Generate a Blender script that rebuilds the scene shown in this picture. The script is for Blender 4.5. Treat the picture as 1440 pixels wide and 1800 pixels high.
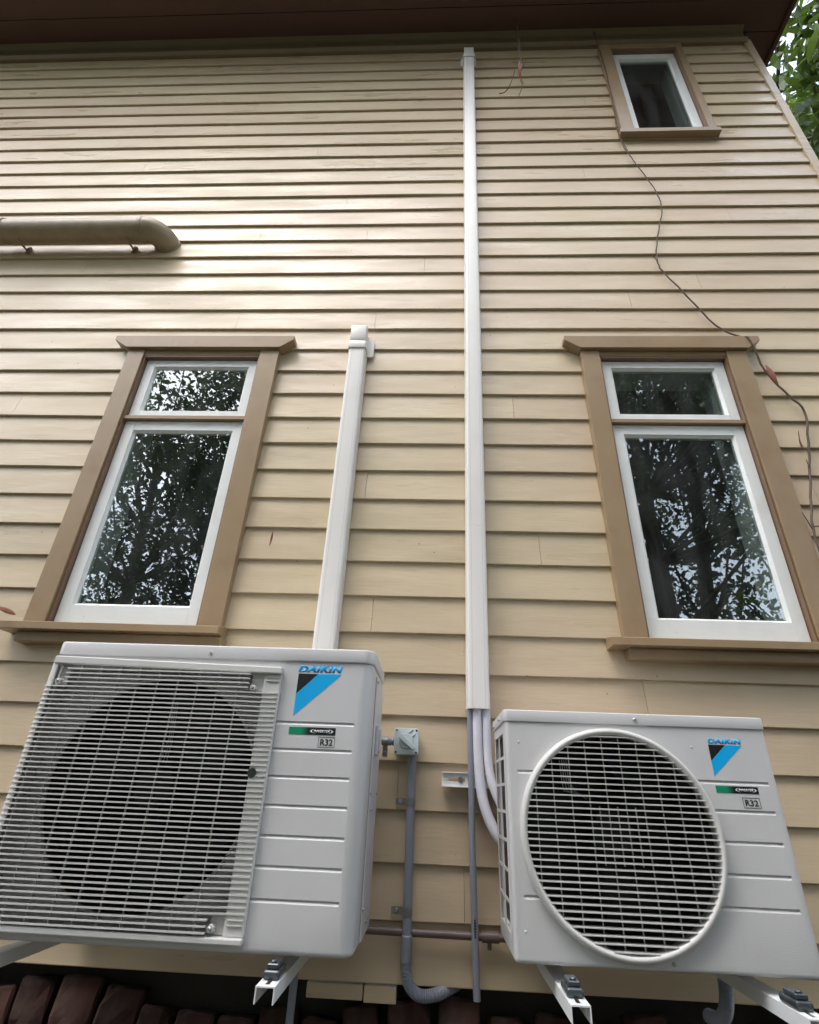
import bpy, bmesh, math, random
import numpy as np
from mathutils import Matrix, Vector
random.seed(7)
rng = np.random.default_rng(11)
SC = bpy.context.scene
for o in list(bpy.data.objects):
    bpy.data.objects.remove(o, do_unlink=True)

# ------------------------------------------------------------------ camera, sky, sun, exposure
cam_d = bpy.data.cameras.new('camera')
cam = bpy.data.objects.new('camera', cam_d)
SC.collection.objects.link(cam)
SC.camera = cam
cam_d.sensor_fit = 'VERTICAL'
cam_d.sensor_height = 36.0
cam_d.lens = 18.64
cam_d.shift_x = -0.0031
cam_d.clip_start = 0.05
cam_d.clip_end = 400
R = [[0.9987324, -0.0161565, -0.0476713], [0.0344211, -0.4717993, 0.8810338], [0.0367257, 0.8815580, 0.4706452]]
M = Matrix.Identity(4)
for r in range(3):
    M[r][0] = R[r][0]; M[r][1] = R[r][1]; M[r][2] = -R[r][2]
M[0][3], M[1][3], M[2][3] = 0.0, -2.0, 1.5
cam.matrix_world = M

SUN_EL, SUN_AZ = math.radians(64), math.radians(222)      # azimuth clockwise from +Y
world = bpy.data.worlds.new('World')
SC.world = world
world.use_nodes = True
wn = world.node_tree
wn.nodes.clear()
sky = wn.nodes.new('ShaderNodeTexSky')
sky.sky_type = 'NISHITA'
sky.sun_disc = False
sky.sun_elevation = SUN_EL
sky.sun_rotation = SUN_AZ
sky.air_density = 1.0
sky.dust_density = 2.0
sky.ozone_density = 1.0
bg = wn.nodes.new('ShaderNodeBackground')
bg.inputs['Strength'].default_value = 0.15
wo = wn.nodes.new('ShaderNodeOutputWorld')
# thin even cloud: pull the blue of the clear sky towards grey-white
hs = wn.nodes.new('ShaderNodeHueSaturation')
hs.inputs['Saturation'].default_value = 0.48
hs.inputs['Value'].default_value = 1.25
wn.links.new(sky.outputs[0], hs.inputs['Color'])
wn.links.new(hs.outputs[0], bg.inputs['Color'])
wn.links.new(bg.outputs[0], wo.inputs['Surface'])

sun_d = bpy.data.lights.new('sun', 'SUN')
sun_d.energy = 0.5
sun_d.angle = math.radians(80)
sun_d.color = (1.0, 0.97, 0.93)
sun = bpy.data.objects.new('sun', sun_d)
SC.collection.objects.link(sun)
sdir = Vector((math.sin(SUN_AZ) * math.cos(SUN_EL), math.cos(SUN_AZ) * math.cos(SUN_EL), math.sin(SUN_EL)))
sun.rotation_euler = (-sdir).to_track_quat('-Z', 'Y').to_euler()
sun.location = (0, -20, 30)

SC.view_settings.view_transform = 'Standard'
SC.view_settings.look = 'None'
SC.view_settings.exposure = 1.9
SC.view_settings.gamma = 1.0
SC.view_settings.use_curve_mapping = False
SC.cycles.max_bounces = 8

# ------------------------------------------------------------------ materials
def mat(name, col, rough=0.5, metal=0.0, var=0.0, vscale=4.0, vstretch=(1, 1, 1), bump=0.0, bscale=40.0,
        bstretch=(1, 1, 1), rvar=0.0, objrand=0.0, dirt=0.0, dirtcol=(0.08, 0.06, 0.04), dscale=9.0, dthr=0.62,
        dstretch=(1, 1, 1), spec=0.5, trans=0.0, speck=0.0, coat=0.0, wave=0.0, facerand=0.0, patch=None):
    m = bpy.data.materials.new(name)
    m.use_nodes = True
    nt = m.node_tree
    N, L = nt.nodes, nt.links
    b = N['Principled BSDF']
    b.inputs['Roughness'].default_value = rough
    b.inputs['Metallic'].default_value = metal
    b.inputs['Specular IOR Level'].default_value = spec
    if coat:
        b.inputs['Coat Weight'].default_value = coat
        b.inputs['Coat Roughness'].default_value = 0.25
    tc = N.new('ShaderNodeTexCoord')

    def noise(scale, stretch, detail=5.0, seedoff=0.0):
        mp = N.new('ShaderNodeMapping')
        mp.inputs['Scale'].default_value = stretch
        mp.inputs['Location'].default_value = (seedoff, seedoff * 1.7, seedoff * 0.6)
        L.new(tc.outputs['Object'], mp.inputs[0])
        n = N.new('ShaderNodeTexNoise')
        n.inputs['Scale'].default_value = scale
        n.inputs['Detail'].default_value = detail
        L.new(mp.outputs[0], n.inputs['Vector'])
        return n.outputs['Fac']

    def rngmap(s, a, b_, c, d):
        mr = N.new('ShaderNodeMapRange')
        mr.inputs[1].default_value = a; mr.inputs[2].default_value = b_
        mr.inputs[3].default_value = c; mr.inputs[4].default_value = d
        L.new(s, mr.inputs[0])
        return mr.outputs[0]

    def mul(colsock, fac):
        v = N.new('ShaderNodeVectorMath'); v.operation = 'SCALE'
        L.new(colsock, v.inputs[0]); L.new(fac, v.inputs['Scale'])
        return v.outputs[0]
    rgb = N.new('ShaderNodeRGB')
    rgb.outputs[0].default_value = (*col, 1)
    c = rgb.outputs[0]
    if var:
        c = mul(c, rngmap(noise(vscale, vstretch), 0.25, 0.75, 1 - var, 1 + var))
    if objrand:
        oi = N.new('ShaderNodeObjectInfo')
        c = mul(c, rngmap(oi.outputs['Random'], 0, 1, 1 - objrand, 1 + objrand))
    if facerand:
        gi = N.new('ShaderNodeNewGeometry')
        c = mul(c, rngmap(gi.outputs['Random Per Island'], 0, 1, 1 - facerand, 1 + facerand))
    if dirt:
        f = rngmap(noise(dscale, dstretch, 8.0, 3.3), dthr - 0.08, dthr + 0.1, 0, dirt)
        mx = N.new('ShaderNodeMix'); mx.data_type = 'RGBA'
        L.new(f, mx.inputs[0]); L.new(c, mx.inputs[6])
        mx.inputs[7].default_value = (*dirtcol, 1)
        c = mx.outputs[2]
    if patch:
        mx = N.new('ShaderNodeMix'); mx.data_type = 'RGBA'
        L.new(rngmap(noise(1.1, (1, 1, 1.3), 5.0, 21.0), 0.40, 0.68, 0, patch[1]), mx.inputs[0]); L.new(c, mx.inputs[6])
        mx.inputs[7].default_value = (*patch[0], 1)
        c = mx.outputs[2]
    if speck:
        vo = N.new('ShaderNodeTexVoronoi')
        vo.inputs['Scale'].default_value = 12
        L.new(tc.outputs['Object'], vo.inputs['Vector'])
        s1 = rngmap(vo.outputs['Distance'], 0.028, 0.055, 1, 0)
        s2 = rngmap(noise(1.9, (1, 1, 1), 2.0, 8.0), 0.46, 0.54, 0, speck)
        mm = N.new('ShaderNodeMath'); mm.operation = 'MULTIPLY'
        L.new(s1, mm.inputs[0]); L.new(s2, mm.inputs[1])
        mx = N.new('ShaderNodeMix'); mx.data_type = 'RGBA'
        L.new(mm.outputs[0], mx.inputs[0]); L.new(c, mx.inputs[6])
        mx.inputs[7].default_value = (0.10, 0.07, 0.045, 1)
        c = mx.outputs[2]
    L.new(c, b.inputs['Base Color'])
    if rvar:
        L.new(rngmap(noise(2.3, (1, 1, 6), 4.0, 5.0), 0.3, 0.7, max(0.02, rough - rvar), rough + rvar), b.inputs['Roughness'])
    last = None
    if bump:
        bp = N.new('ShaderNodeBump')
        bp.inputs['Strength'].default_value = bump
        bp.inputs['Distance'].default_value = 0.003
        L.new(noise(bscale, bstretch, 6.0), bp.inputs['Height'])
        last = bp
    if wave:
        b2 = N.new('ShaderNodeBump')
        b2.inputs['Strength'].default_value = wave
        b2.inputs['Distance'].default_value = 0.02
        L.new(noise(3.0, (1, 1, 3), 2.0, 9.0), b2.inputs['Height'])
        if last: L.new(last.outputs[0], b2.inputs['Normal'])
        last = b2
    if last: L.new(last.outputs[0], b.inputs['Normal'])
    if trans:
        t = N.new('ShaderNodeBsdfTranslucent')
        L.new(c, t.inputs['Color'])
        ms = N.new('ShaderNodeMixShader'); ms.inputs[0].default_value = trans
        L.new(b.outputs[0], ms.inputs[1]); L.new(t.outputs[0], ms.inputs[2])
        L.new(ms.outputs[0], N['Material Output'].inputs['Surface'])
    return m

M_BOARD = mat('cream_board_paint', (0.54, 0.44, 0.288), 0.37, var=0.07, vscale=1.6, vstretch=(1, 1, 3), bump=0.22,
              bscale=12, bstretch=(1, 1, 9), rvar=0.13, objrand=0.05, dirt=0.2, spec=0.42, dirtcol=(0.30, 0.23, 0.14), dscale=5.5,
              dthr=0.62, dstretch=(0.6, 1, 2.5), speck=0.8, wave=0.2, patch=((0.53, 0.395, 0.285), 0.65))
M_TRIM = mat('brown_trim_paint', (0.305, 0.212, 0.118), 0.34, var=0.07, bump=0.25, bscale=10, bstretch=(6, 1, 1),
             rvar=0.06, dirt=0.25, dirtcol=(0.22, 0.12, 0.06), dthr=0.6)
M_JAMB = mat('red_brown_jamb_paint', (0.19, 0.115, 0.065), 0.4, var=0.12, bump=0.2, dirt=0.3, dirtcol=(0.30, 0.2, 0.12))
M_SASH = mat('white_sash_paint', (0.76, 0.775, 0.75), 0.36, var=0.04, bump=0.22, bscale=14, bstretch=(1, 1, 4), dirt=0.28,
             dirtcol=(0.5, 0.47, 0.42), dscale=7, dthr=0.62, speck=0.3)
M_EAVE = mat('dark_brown_eave_paint', (0.10, 0.045, 0.030), 0.5, var=0.12, vscale=1.2, bump=0.2)
M_FRIEZE = mat('olive_brown_frieze_paint', (0.23, 0.172, 0.108), 0.5, var=0.1, vscale=2)
M_SHEATH = mat('bare_sheathing', (0.16, 0.11, 0.07), 0.9, var=0.1)
M_AC = mat('beige_grey_enamel', (0.62, 0.61, 0.61), 0.42, var=0.018, vscale=2.5, bump=0.16, bscale=420, dirt=0.10,
           dirtcol=(0.36, 0.34, 0.32), dscale=4, dthr=0.6)
M_ACW = mat('grille_plastic', (0.61, 0.60, 0.575), 0.38, var=0.03, dirt=0.12, dirtcol=(0.4, 0.38, 0.33), dscale=12)
M_DARK = mat('black_plastic', (0.018, 0.02, 0.022), 0.45)
M_SHROUD = mat('shroud_shaded_grey', (0.06, 0.058, 0.056), 0.5, var=0.1)  # the fan well's shade is put into this dark liner colour
M_COIL = mat('coil_fins_shaded', (0.010, 0.012, 0.015), 0.45, metal=0.0, bump=0.6, bscale=500, bstretch=(1, 1, 0.02))  # near black: shade inside the casing is part of the colour
M_PVCW = mat('white_pvc', (0.74, 0.715, 0.67), 0.34, var=0.02, dirt=0.12, dirtcol=(0.5, 0.46, 0.4), dscale=6)
M_LAG = mat('pipe_lagging', (0.66, 0.66, 0.72), 0.55, var=0.05, vscale=20, bump=0.3, bscale=120)
M_PVCG = mat('grey_pvc', (0.235, 0.25, 0.30), 0.42, var=0.05, vscale=9, dirt=0.2, dirtcol=(0.16, 0.15, 0.15), dscale=14)
M_ISO = mat('pale_blue_grey_plastic', (0.56, 0.63, 0.64), 0.35, var=0.02)
M_GALV = mat('galvanised_steel', (0.30, 0.305, 0.31), 0.28, metal=0.7, var=0.15, vscale=60)
M_WMET = mat('white_powder_coat', (0.78, 0.79, 0.78), 0.35, var=0.03, dirt=0.1, dirtcol=(0.45, 0.42, 0.38))
M_RUB = mat('dark_rubber_mount', (0.045, 0.055, 0.062), 0.18, var=0.3, vscale=30)
M_DUCT = mat('tan_painted_duct', (0.33, 0.265, 0.17), 0.42, var=0.12, vscale=14, bump=0.5, bscale=60, dirt=0.25,
             dirtcol=(0.14, 0.10, 0.07))
M_PIPEB = mat('purple_brown_pipe_paint', (0.135, 0.095, 0.085), 0.4, var=0.15, vscale=12)
M_VINE = mat('dry_vine_bark', (0.115, 0.075, 0.05), 0.8, var=0.3, vscale=30, bump=0.5, bscale=150)
M_DRYLEAF = mat('dry_leaf', (0.34, 0.13, 0.085), 0.6, var=0.3, vscale=40, trans=0.25)
M_IVY = mat('dark_green_leaf', (0.03, 0.075, 0.02), 0.35, var=0.2, vscale=30, trans=0.2)
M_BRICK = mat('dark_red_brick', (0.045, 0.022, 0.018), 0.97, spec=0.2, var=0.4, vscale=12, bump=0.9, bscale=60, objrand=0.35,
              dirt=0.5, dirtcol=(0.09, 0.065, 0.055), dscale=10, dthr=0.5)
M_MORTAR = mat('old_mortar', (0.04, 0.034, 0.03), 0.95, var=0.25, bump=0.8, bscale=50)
M_BARK = mat('tree_bark', (0.075, 0.058, 0.045), 0.85, var=0.3, vscale=6, vstretch=(1, 1, .3), bump=0.8, bscale=14)
M_LEAF = mat('leaf_green', (0.050, 0.085, 0.022), 0.42, var=0.25, vscale=0.9, facerand=0.45, trans=0.35)
M_LEAF2 = mat('leaf_yellow_green', (0.15, 0.21, 0.035), 0.45, var=0.25, vscale=0.9, facerand=0.45, trans=0.55)
M_LEAF3 = mat('leaf_bright_broad', (0.085, 0.135, 0.022), 0.32, var=0.3, vscale=1.6, facerand=0.5, trans=0.42)
M_GROUND = mat('garden_soil', (0.05, 0.045, 0.028), 0.95, var=0.3, vscale=1.5, bump=0.8, bscale=12)
M_PATH = mat('concrete_path', (0.085, 0.08, 0.068), 0.9, var=0.12, vscale=3, bump=0.3)
M_REVEAL = mat('pale_green_grey_reveal', (0.42, 0.45, 0.43), 0.5, var=0.06)
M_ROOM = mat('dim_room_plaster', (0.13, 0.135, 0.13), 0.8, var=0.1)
M_ROOF = mat('dark_roof_iron', (0.05, 0.045, 0.045), 0.5)
M_BLUE = mat('cyan_blue_print', (0.0, 0.42, 0.85), 0.35)
M_BLACK = mat('black_print', (0.008, 0.008, 0.01), 0.35)
M_WHITE = mat('white_print', (0.8, 0.8, 0.8), 0.35)
M_SCREW = mat('screw_steel', (0.45, 0.45, 0.45), 0.3, metal=0.8)
M_WIRE = mat('fan_cable', (0.35, 0.36, 0.38), 0.5)

def glass_mat():
    m = bpy.data.materials.new('window_glass')
    m.use_nodes = True
    N, L = m.node_tree.nodes, m.node_tree.links
    N.remove(N['Principled BSDF'])
    g = N.new('ShaderNodeBsdfGlossy'); g.inputs['Roughness'].default_value = 0.0
    g.inputs['Color'].default_value = (0.97, 0.99, 1, 1)
    t = N.new('ShaderNodeBsdfTransparent'); t.inputs['Color'].default_value = (0.86, 0.90, 0.88, 1)
    f = N.new('ShaderNodeFresnel'); 
    ge = N.new('ShaderNodeNewGeometry'); io = N.new('ShaderNodeMapRange')
    io.inputs[3].default_value = 2.0; io.inputs[4].default_value = 1 / 2.0
    L.new(ge.outputs['Backfacing'], io.inputs[0]); L.new(io.outputs[0], f.inputs['IOR'])
    tc = N.new('ShaderNodeTexCoord')
    n = N.new('ShaderNodeTexNoise'); n.inputs['Scale'].default_value = 5.0; n.inputs['Detail'].default_value = 1.0
    L.new(tc.outputs['Object'], n.inputs['Vector'])
    b = N.new('ShaderNodeBump'); b.inputs['Strength'].default_value = 0.045; b.inputs['Distance'].default_value = 0.004
    L.new(n.outputs['Fac'], b.inputs['Height'])
    L.new(b.outputs[0], g.inputs['Normal']); L.new(b.outputs[0], f.inputs['Normal'])
    ms = N.new('ShaderNodeMixShader')
    L.new(f.outputs[0], ms.inputs[0]); L.new(t.outputs[0], ms.inputs[1]); L.new(g.outputs[0], ms.inputs[2])
    d = N.new('ShaderNodeBsdfDiffuse'); d.inputs['Color'].default_value = (0.62, 0.66, 0.66, 1)      # dust film, doubling as painted haze that lifts the dark panes
    n2 = N.new('ShaderNodeTexNoise'); n2.inputs['Scale'].default_value = 7.0; n2.inputs['Detail'].default_value = 7.0
    mp = N.new('ShaderNodeMapping'); mp.inputs['Scale'].default_value = (2.0, 1, 0.5)
    L.new(tc.outputs['Object'], mp.inputs[0]); L.new(mp.outputs[0], n2.inputs['Vector'])
    mr = N.new('ShaderNodeMapRange'); mr.inputs[1].default_value = 0.35; mr.inputs[2].default_value = 0.75
    mr.inputs[3].default_value = 0.004; mr.inputs[4].default_value = 0.034
    L.new(n2.outputs['Fac'], mr.inputs[0])
    m3 = N.new('ShaderNodeMixShader'); L.new(mr.outputs[0], m3.inputs[0])
    L.new(ms.outputs[0], m3.inputs[1]); L.new(d.outputs[0], m3.inputs[2])
    L.new(m3.outputs[0], N['Material Output'].inputs['Surface'])
    return m
M_GLASS = glass_mat()

def sticker_mat():
    m = bpy.data.materials.new('green_to_black_print')
    m.use_nodes = True
    N, L = m.node_tree.nodes, m.node_tree.links
    tc = N.new('ShaderNodeTexCoord'); sp = N.new('ShaderNodeSeparateXYZ'); cr = N.new('ShaderNodeValToRGB')
    L.new(tc.outputs['Generated'], sp.inputs[0]); L.new(sp.outputs['X'], cr.inputs[0])
    cr.color_ramp.elements[0].position = 0.25; cr.color_ramp.elements[0].color = (0.0, 0.26, 0.13, 1)
    cr.color_ramp.elements[1].position = 0.42; cr.color_ramp.elements[1].color = (0.006, 0.008, 0.008, 1)
    L.new(cr.outputs[0], N['Principled BSDF'].inputs['Base Color'])
    N['Principled BSDF'].inputs['Roughness'].default_value = 0.35
    return m
M_STICK = sticker_mat()

# ------------------------------------------------------------------ helpers
def link(name, me, parent=None, loc=None):
    o = bpy.data.objects.new(name, me)
    SC.collection.objects.link(o)
    if parent: o.parent = parent
    if loc: o.location = loc
    return o

def tag(o, label=None, cat=None, group=None, kind=None):
    if label: o['label'] = label
    if cat: o['category'] = cat
    if group: o['group'] = group
    if kind: o['kind'] = kind
    return o

class MB:
    def __init__(s): s.v = []; s.f = []
    def add(s, v, f):
        n = len(s.v); s.v += [tuple(p) for p in v]; s.f += [tuple(i + n for i in q) for q in f]; return s
    def box(s, x0, x1, y0, y1, z0, z1):
        if x0 > x1: x0, x1 = x1, x0
        if y0 > y1: y0, y1 = y1, y0
        if z0 > z1: z0, z1 = z1, z0
        v = [(x0, y0, z0), (x1, y0, z0), (x1, y1, z0), (x0, y1, z0), (x0, y0, z1), (x1, y0, z1), (x1, y1, z1), (x0, y1, z1)]
        return s.add(v, [(0, 3, 2, 1), (4, 5, 6, 7), (0, 1, 5, 4), (1, 2, 6, 5), (2, 3, 7, 6), (3, 0, 4, 7)])
    def prism(s, out, a, b, axis='y'):
        """outline (u,v) counter-clockwise: axis y -> (x,z); axis z -> (x,y); axis x -> (y,z)"""
        n = len(out)
        def P(u, v, w): return {'y': (u, w, v), 'z': (u, v, w), 'x': (w, u, v)}[axis]
        v = [P(u, q, a) for u, q in out] + [P(u, q, b) for u, q in out]
        f = [tuple(range(n)), tuple(range(2 * n - 1, n - 1, -1))]
        for i in range(n):
            j = (i + 1) % n
            f.append((i, n + i, n + j, j))
        return s.add(v, f)
    def tube(s, pts, r, n=10, cap=True):
        P = [Vector(p) for p in pts]
        rr = r if isinstance(r, (list, tuple)) else [r] * len(P)
        T = []
        for i in range(len(P)):
            t = (P[min(i + 1, len(P) - 1)] - P[max(i - 1, 0)])
            T.append(t.normalized())
        u = T[0].orthogonal().normalized()
        v = []
        for i, p in enumerate(P):
            u = (u - T[i] * u.dot(T[i])).normalized()
            w = T[i].cross(u)
            for k in range(n):
                a = 2 * math.pi * k / n
                v.append(p + (u * math.cos(a) + w * math.sin(a)) * rr[i])
        f = []
        for i in range(len(P) - 1):
            for k in range(n):
                a, b = i * n + k, i * n + (k + 1) % n
                f.append((a, b, b + n, a + n))
        if cap:
            f.append(tuple(range(n - 1, -1, -1)))
            f.append(tuple(range((len(P) - 1) * n, len(P) * n)))
        return s.add(v, f)
    def cyl(s, p0, p1, r, n=16): return s.tube([p0, p1], r, n)
    def torus(s, c, R_, r, n=64, m=12, ysq=1.0):
        v = []; f = []
        for i in range(n):
            a = 2 * math.pi * i / n
            for k in range(m):
                b = 2 * math.pi * k / m
                q = R_ + r * math.cos(b)
                v.append((c[0] + q * math.cos(a), c[1] + r * ysq * math.sin(b), c[2] + q * math.sin(a)))
        for i in range(n):
            for k in range(m):
                j, l = (i + 1) % n, (k + 1) % m
                f.append((i * m + k, i * m + l, j * m + l, j * m + k))
        return s.add(v, f)
    def build(s, name, m, parent=None, smooth=0, bevel=0.0, seg=2):
        me = bpy.data.meshes.new(name)
        me.from_pydata(s.v, [], s.f)
        bm = bmesh.new(); bm.from_mesh(me)
        bmesh.ops.recalc_face_normals(bm, faces=bm.faces)
        if bevel:
            es = [e for e in bm.edges if len(e.link_faces) == 2 and e.calc_face_angle(0) > 0.5]
            bmesh.ops.bevel(bm, geom=es, offset=bevel, segments=seg, profile=0.5, affect='EDGES')
        bm.to_mesh(me); bm.free()
        if smooth:
            me.polygons.foreach_set('use_smooth', [True] * len(me.polygons))
            me.set_sharp_from_angle(angle=math.radians(smooth))
        me.materials.append(m)
        return link(name, me, parent)

def empty(name, loc, label, cat, group=None):
    o = bpy.data.objects.new(name, None)
    SC.collection.objects.link(o)
    o.empty_display_size = 0.1
    tag(o, label, cat, group)
    return o      # parts are modelled in world coordinates; pivot is set at the end by set_pivot
PIV = []
def thing(name, pivot, label, cat, group=None):
    o = empty(name, pivot, label, cat, group)
    PIV.append((o, Vector(pivot)))
    return o

def cut(obj, cutters):
    mods = []
    for c in cutters:
        md = obj.modifiers.new('b', 'BOOLEAN'); md.operation = 'DIFFERENCE'; md.solver = 'EXACT'; md.object = c
    dg = bpy.context.evaluated_depsgraph_get(); dg.update()
    me = bpy.data.meshes.new_from_object(obj.evaluated_get(dg))
    old = obj.data
    obj.modifiers.clear()
    obj.data = me
    me.name = old.name
    for c in cutters: bpy.data.objects.remove(c, do_unlink=True)
    me.polygons.foreach_set('use_smooth', [True] * len(me.polygons))
    me.set_sharp_from_angle(angle=math.radians(28))

def rounded(x0, x1, y0, y1, r, seg=6, corners=(1, 1, 1, 1)):
    """rounded rectangle outline, ccw from lower-left; corners LL, LR, UR, UL"""
    pts = []
    for (cx, cy, a0, on, sx, sy) in ((x0, y0, 180, corners[0], 1, 1), (x1, y0, 270, corners[1], -1, 1),
                                     (x1, y1, 0, corners[2], -1, -1), (x0, y1, 90, corners[3], 1, -1)):
        if not on:
            pts.append((cx, cy)); continue
        rr = r if on is True or on == 1 else on
        for k in range(seg + 1):
            a = math.radians(a0 + 90 * k / seg)
            pts.append((cx + sx * rr + rr * math.cos(a), cy + sy * rr + rr * math.sin(a)))
    return pts

def copy_mesh_obj(o, parent, loc, name=None):
    c = o.copy(); SC.collection.objects.link(c); c.parent = parent; c.location = loc
    return c

def text(name, body, x0, x1, z0, z1, y, m, parent, shear=0.0, bold=0.0, depth=0.0003):
    cu = bpy.data.curves.new(name, 'FONT')
    cu.body = body; cu.size = 1.0; cu.shear = shear; cu.offset = bold; cu.extrude = 0.0
    cu.resolution_u = 4; cu.space_character = 1.0 + bold * 1.9
    t = bpy.data.objects.new(name, cu); SC.collection.objects.link(t)
    dg = bpy.context.evaluated_depsgraph_get(); dg.update()
    me = bpy.data.meshes.new_from_object(t.evaluated_get(dg))
    bpy.data.objects.remove(t, do_unlink=True)
    bm = bmesh.new(); bm.from_mesh(me)
    r = bmesh.ops.extrude_face_region(bm, geom=list(bm.faces))
    for vv in [g for g in r['geom'] if isinstance(g, bmesh.types.BMVert)]: vv.co.z += 1.0
    xs = [v.co.x for v in bm.verts]; ys = [v.co.y for v in bm.verts]
    a, b, c, d = min(xs), max(xs), min(ys), max(ys)
    for v in bm.verts:
        X = x0 + (v.co.x - a) / (b - a) * (x1 - x0)
        Z = z0 + (v.co.y - c) / (d - c) * (z1 - z0)
        v.co = Vector((X, y - depth * v.co.z, Z))
    bmesh.ops.recalc_face_normals(bm, faces=bm.faces)
    bm.to_mesh(me); bm.free()
    me.materials.clear(); me.materials.append(m)
    return link(name, me, parent)

# ------------------------------------------------------------------ ground
g = MB(); g.box(-60, 60, -60, 60, -0.4, 0.0)
tag(g.build('ground', M_GROUND), kind='structure')
g = MB(); g.box(-8, 6, -3.4, -0.35, -0.1, 0.03)
tag(g.build('path', M_PATH), kind='structure')

# ------------------------------------------------------------------ the house
WX0, WX1 = -5.6, 2.33
ZT, PITCH, NB = 6.607, 0.14722, 39
WALLBOT = ZT - PITCH * 38
OPEN = [(-1.52, -0.922, 2.045, 3.45), (0.787, 1.394, 2.045, 3.45), (1.277, 1.762, 5.50, 6.63)]
house = thing('house', (0, 0.3, 0), 'two storey timber house side in cream weatherboards with brown window trim and dark eave', 'house')

def bands(x0, x1, z0, z1, grow=0.0):
    zs = sorted({z0, z1} | {z for o in OPEN for z in (o[2] - grow, o[3] + grow)})
    out = []
    for a, b in zip(zs[:-1], zs[1:]):
        iv = [(x0, x1)]
        for o in OPEN:
            if o[2] - grow < b - 1e-6 and o[3] + grow > a + 1e-6:
                nw = []
                for p, q in iv:
                    if o[0] - grow > p: nw.append((p, min(q, o[0] - grow)))
                    if o[1] + grow < q: nw.append((max(p, o[1] + grow), q))
                iv = [t for t in nw if t[1] > t[0]]
        for p, q in iv: out.append((p, q, a, b))
    return out

sh = MB()
for p, q, a, b in bands(WX0, 2.345, WALLBOT + 0.03, 6.93): sh.box(p, q, 0.026, 0.135, a, b)
wall = sh.build('wall', M_SHEATH, house)

def wob(x, s, a=0.0011): return a * (math.sin(x * 2.1 + s * 5.3) + 0.6 * math.sin(x * 5.7 + s * 2.9) + 0.4 * math.sin(x * 13 + s))
def board_piece(x0, x1, i, c0=None, c1=None):
    zb = ZT - PITCH * i; zt = zb + PITCH + 0.005
    lo = zb if c0 is None else max(zb, c0); hi = zt if c1 is None else min(zt, c1)
    n = max(2, int((x1 - x0) / 0.45) + 1)
    v = []; f = []
    def yf(z): return 0.0008 + 0.0138 * (z - zb) / (zt - zb)
    for k in range(n + 1):
        x = x0 + (x1 - x0) * k / n
        w = wob(x, i) if c0 is None else 0
        y = wob(x, i + 40, 0.0008)
        w2 = 0.002 if lo == zb else 0
        v += [(x, 0.0255, lo + w), (x, yf(lo) + y + w2, lo + w), (x, yf(lo) + y, lo + w + w2 * 1.2), (x, yf(hi) + y * 0.3, hi), (x, 0.0255, hi)]
    for k in range(n):
        a = k * 5
        for j in range(4): f.append((a + j, a + 5 + j, a + 6 + j, a + 1 + j))
        f.append((a + 4, a + 9, a + 5, a))
    f.append((0, 1, 2, 3, 4)); e = n * 5; f.append((e + 4, e + 3, e + 2, e + 1, e))
    mb = MB(); mb.add(v, f)
    return mb.build('board', M_BOARD, wall)

JOINTS = {9: [-2.9, -0.86], 8: [-2.3], 12: [-2.0], 15: [-1.1, -0.45], 17: [-2.1, -0.1], 20: [-1.1, -0.35], 21: [-2.6, 1.9],
          5: [-1.4, 1.0], 2: [-2.5], 24: [-2.1, 0.35], 27: [-0.32, 1.6], 29: [0.42], 31: [-0.25], 33: [0.75], 35: [-0.12], 11: [0.9],
          14: [1.7], 18: [1.4], 26: [-2.2], 37: [0.1]}
for i in range(-1 + 1, NB):
    zb = ZT - PITCH * i; zt = zb + PITCH
    js = JOINTS.get(i, [random.uniform(-5, 2) for _ in range(random.choice([0, 1, 1]))])
    cuts = [WX0] + sorted(js) + [WX1 - 0.008]
    for a, b in zip(cuts[:-1], cuts[1:]):
        a += 0.0007; b -= 0.0007
        act = [o for o in OPEN if o[2] < zt and o[3] > zb]
        iv = [(a, b)]
        for o in act:
            nw = []
            for p, q in iv:
                if o[1] <= p or o[0] >= q: nw.append((p, q)); continue
                if o[0] > p: nw.append((p, o[0]))
                if o[1] < q: nw.append((o[1], q))
                l, r_ = max(p, o[0]), min(q, o[1])
                if o[2] > zb + 0.01: board_piece(l, r_, i, zb, o[2])
                if o[3] < zt - 0.01: board_piece(l, r_, i, o[3], zt)
            iv = nw
        for p, q in iv:
            if q - p > 0.01: board_piece(p, q, i)

mb = MB(); mb.box(2.322, 2.376, -0.004, 0.20, WALLBOT, 6.80)
mb.build('corner_board', M_BOARD, house, bevel=0.004)
# the return wall round the corner
sw = MB(); sw.box(2.2, 2.345, 0.136, 7.0, 1.0, 6.93)
side = sw.build('side_wall', M_SHEATH, house)
sb0 = None
for i in range(NB):
    zb = ZT - PITCH * i
    if sb0 is None:
        q = MB(); q.prism([(2.346, 0.0), (2.372, 0.0), (2.357, PITCH), (2.346, PITCH)], 0.201, 6.9, 'y')
        sb0 = q.build('board', M_BOARD, side); sb0.location = (0, 0, zb)
    else:
        copy_mesh_obj(sb0, side, (0, 0, zb))
# frieze board and mouldings under the eave
mb = MB(); mb.box(WX0, 2.34, -0.012, 0.025, 6.765, 6.93); mb.build('frieze_board', M_FRIEZE, house, bevel=0.003)
mb = MB()
mb.prism([(-0.010, 6.752), (0.02, 6.752), (0.02, 6.775), (-0.03, 6.775), (-0.022, 6.764)][::-1], WX0, 2.34, 'x')
mb.build('frieze_moulding', M_FRIEZE, house)
mb = MB(); mb.prism([(-0.05, 6.929), (-0.013, 6.929), (-0.013, 6.89), (-0.022, 6.905)], WX0, 2.34, 'x')
mb.build('eave_moulding', M_FRIEZE, house)
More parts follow.
